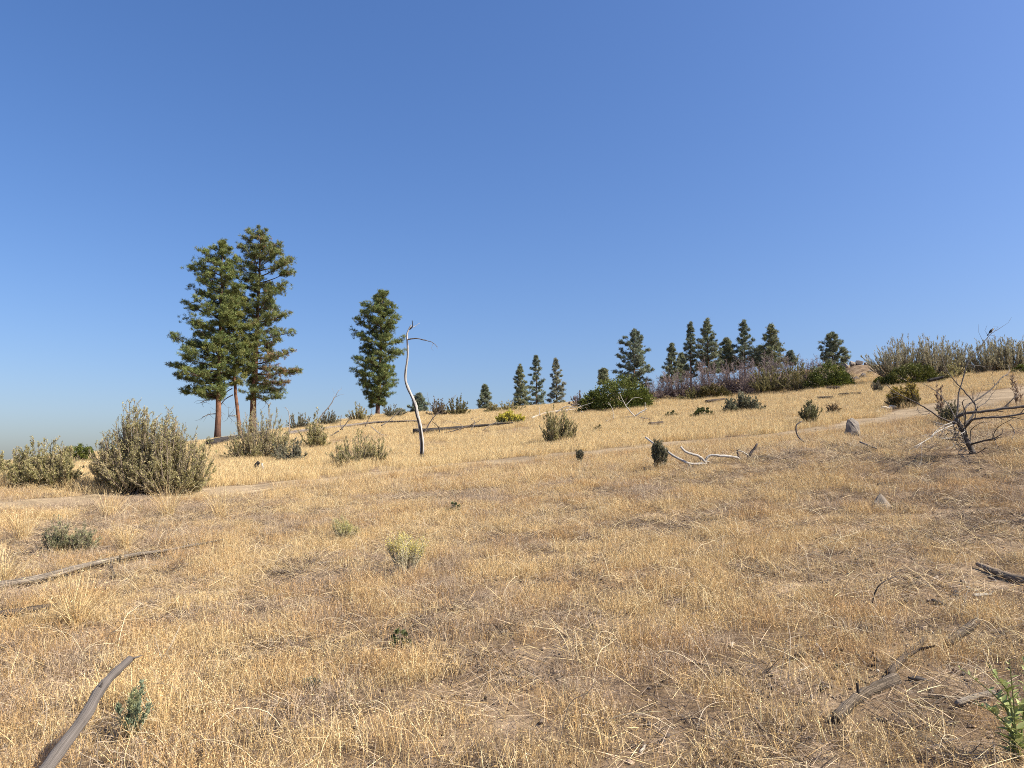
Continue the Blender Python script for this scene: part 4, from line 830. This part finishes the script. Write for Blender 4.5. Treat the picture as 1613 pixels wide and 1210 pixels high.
rock('small pale stone left of the two flat stones', 1382, 651, 12, 5, (.5, .42, .32), seed=10)
PR = 'rocks of the pile on the right crest'
for k, (px, py, w_, h_, lb) in enumerate([(1331, 0, 15, 10, 'leftmost stone on top of the rock pile on the right crest'), (1343, 0, 14, 11, 'tallest stone in the top row of the rock pile'), (1354, 0, 17, 10, 'broad stone in the middle of the rock pile top row'),
                                     (1366, 0, 13, 8, 'stone at the right end of the rock pile top row'), (1337, 5, 14, 9, 'left stone in the lower row of the rock pile'), (1348, 6, 13, 9, 'middle stone in the lower row of the rock pile'),
                                     (1359, 5, 15, 9, 'right stone in the lower row of the rock pile'), (1371, 4, 11, 7, 'small outlying stone right of the rock pile')]):
    rock(lb, px, 0, w_, h_, [(.22, .18, .145), (.3, .25, .2), (.16, .13, .11)][k % 3], Y=67-py*.9, group=PR, seed=20+k)
for lb, path, r_ in [('dark flat log left of the three-lobed rabbitbrush', [(1112, 638), (1128, 636), (1142, 634)], .12), ('short dark log piece in the grass above the track', [(1024, 677), (1034, 676), (1044, 674)], .09),
                     ('low dark log below the right end of the thicket', [(1288, 634), (1300, 633), (1312, 633)], .09), ('low dark log in front of the rock pile', [(1322, 628), (1338, 627), (1356, 626)], .09), ('small dark log at the foot of the green round bush at right', [(1302, 617), (1312, 616), (1322, 616)], .12)]:
    wood('fallen_log', lb, 'log', path, r_, r_*.7, (.1, .075, .06), 'charred', raise_=.22, knob=.3, twigs=0)
wood('fallen_log', 'bleached log end sticking out of the rock pile', 'log', [(1346, 586, 66.0), (1353, 581, 66.3), (1362, 578, 66.6)], .14, .09, SILV, 'silver', part='log')
wood('fallen_log', 'dark log lying against the green dome bush at right', 'log', [(1462, 600, 47.0), (1478, 596, 46.9), (1486, 594, 46.8)], .12, .09, CHAR, 'charred', part='log')

# ------------------------------------------------------------------ bird on the top twig of the dead bush
bp = P3(1562, 524, dY+.17*1.0); k = dY/F
e = empty('bird', bp, 'small dark bird with pale belly perched on the dead bush', 'bird')
axd = nrm(np.array((.62, -.15, .78)))         # tail to head
sdv = nrm(np.cross(axd, (0, 1, 0))); 
prof = [(-.055, .004), (-.045, .010), (-.03, .018), (-.01, .0235), (.01, .0235), (.026, .019), (.036, .0155), (.046, .0165), (.056, .014), (.063, .006), (.066, .001)]
m = MB(); ctr = bp+np.array((-.01, 0, .028)); ln = np.array([ctr+axd*a for a, _ in prof])
ln[6:] += np.array((.006, 0, -.003))
m2 = MB(); tube(m2, ln, np.array([r for _, r in prof]), 12, (.05, .045, .045))
v = m2.v[0]; low = np.cross(np.cross(axd, np.array((.7, -.5, -.5))), axd); low = nrm(low); f_ = ((v-ctr)@low) > .006
cc = np.tile(np.array((.05, .045, .045)), (len(v), 1)); cc[f_] = (.5, .45, .38); m2.c[0] = cc
m2.build('body', M['leaf'], e, bp, smooth=True)
q = MB(); tb = ctr-axd*.045; tube(q, np.array([tb, tb-axd*.03, tb-axd*.062]), [.006, .008, .007], 6, (.04, .037, .037)); q.build('tail', M['leaf'], e, bp)
q = MB(); hb = ln[-2]; tube(q, np.array([hb, hb+np.array((.012, -.003, .002)), hb+np.array((.022, -.005, .002))]), [.0035, .0025, .0005], 5, (.03, .03, .03)); q.build('beak', M['leaf'], e, bp)
for s_ in (-1, 1):
    q = MB(); w0 = ctr+np.array((0, s_*.019, .004))+axd*.018; tube(q, np.array([w0, w0-axd*.03+np.array((0, s_*.003, 0)), w0-axd*.07-np.array((0, s_*.006, 0))]), [.010, .012, .002], 6, (.035, .032, .032)); q.build('wing', M['leaf'], e, bp)
    q = MB(); l0 = ctr+np.array((.002, s_*.008, -.018)); cones(q, l0[None], (bp+np.array((.002, s_*.006, -.002)))[None], .0018, (.05, .04, .035), .0015); q.build('leg', M['leaf'], e, bp)
